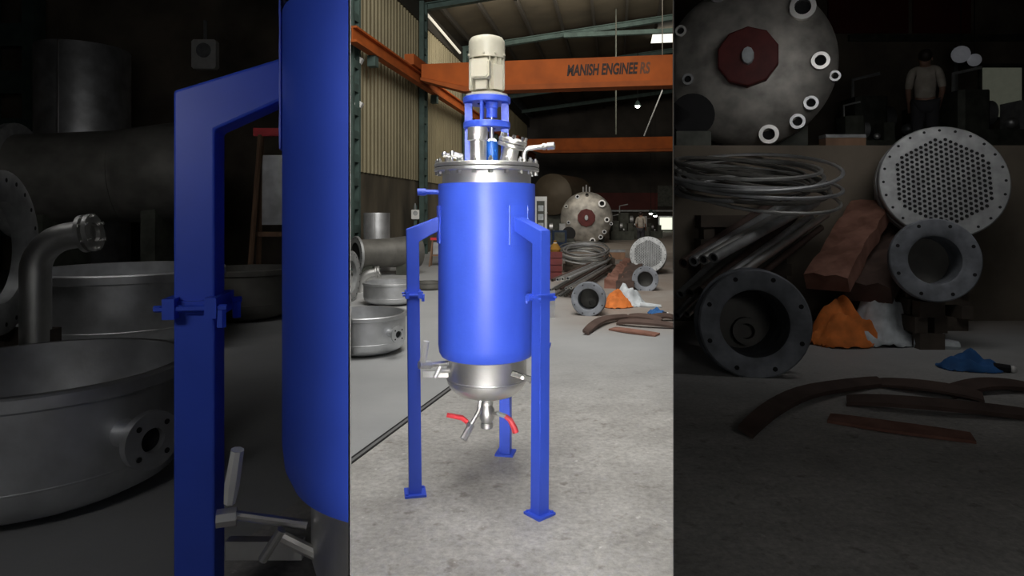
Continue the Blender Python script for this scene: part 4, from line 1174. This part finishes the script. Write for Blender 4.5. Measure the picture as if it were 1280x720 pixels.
plate(near, [(732,419), (744,411), (760,404), (786,398.5)], .20, 'leftmost curved plate on the floor of the dim right bay', keep=BR, curl=.05)
plate(near, [(784,398.5), (806,402), (826,404.5)], .30, 'wide plate running right from the curved plate in the dim right bay', keep=BR)
plate(near, [(812,403), (828,401), (846,401)], .26, 'plate at the right edge of the picture below the blue bundle', keep=BR)
plate(near, [(772,406), (800,409), (846,412)], .22, 'narrow plate across the middle of the scrap in the dim right bay', keep=BR)
plate(near, [(765,412), (790,416), (822,420)], .34, 'flat reddish plate nearest the viewer in the dim right bay', m=RUST, keep=BR, curl=.008)
pipe_stack(near, 705, 722, 14, 7.2, 8.45, 'dim right bay', BR)
coil(near, 733, 317, 7.85, 'big coil of steel rods below the tank head in the dim right bay', 14, BR, .25)
t = support(2.5, 3.7, 8.5, 8.73, 1.45, 'timber stack under the rod coil in the dim right bay')
x, y = near(803, 268); p = at(x, y, 11); person((p.x, 11, DZ), EYE + (HY-62)/F*11 - DZ, 'person in a pale shirt standing on the platform of the dim right bay', PI*.85)
machine((at(1110, 150, 14.6).x, 14.6, DZ), 2.0, 'dark lathe between the tank head and the person in the dim right bay', 0)
machine((at(1235, 150, 12.5).x, 12.5, DZ), 1.7, 'dark lathe under the window of the dim right bay', 1)
machine((at(1082, 170, 11.8).x, 11.8, DZ), 1.0, 'small dark lathe beside the tank head in the dim right bay', 0)
t = thing('timber_beam', 'short pale timber on the platform edge in the dim right bay', 'timber', (at(1055, 215, 8.95).x, 9.0, DZ))
MB().box((-.28, -.1, 0), (.28, .1, .12)).build('beam', WOOD, t, smooth=0); MB().box((-.28, -.1, .124), (.28, .1, .17)).build('plank', GALV, t, smooth=0)
# back wall of the right bay
def wallpanel(name, x0, y0, x1, y1, m, Y=BAYEND, d=.05, parent=None):
    a, b = at(x0, y1, Y-.001), at(x1, y0, Y-.001)
    return MB().box((a.x, Y-.002-d, a.z), (b.x, Y-.002, b.z)).build(name, m, parent, smooth=0)
for x0, x1 in ((1034, 1134), (1140, 1212)):
    o = wallpanel('trim_3' if x0 == 1034 else 'trim_4', x0, -20, x1, 42, REDW); o['kind'] = 'structure'
o = wallpanel('trim_5', 1060, 44, 1290, 52, MACH, d=.09); o['kind'] = 'structure'
wn = wallpanel('window_2', 1222, 80, 1282, 150, MACH); wn['kind'] = 'structure'
wallpanel('pane', 1228, 85, 1276, 146, WIND, BAYEND-.05, .03, wn)
wallpanel('post', 1192, 60, 1196, 160, GALV, BAYEND-.01, .05, wn)
for x, y, lb, r in ((1201, 68, 'larger of two dim lamps left of the window in the dim right bay', .19), (1218, 75, 'smaller of two dim lamps left of the window in the dim right bay', .14)):
    p = at(x, y, 14.5); t = thing('hanging_lamp', lb, 'lamp', p)
    MB().ball((0,0,0), r, 14).build('globe', LAMPD, t); MB().tube([(0,0,r*.9), (0,0,roofz(14.5)-p.z)], .012, 6).build('cable', BLACKM, t)
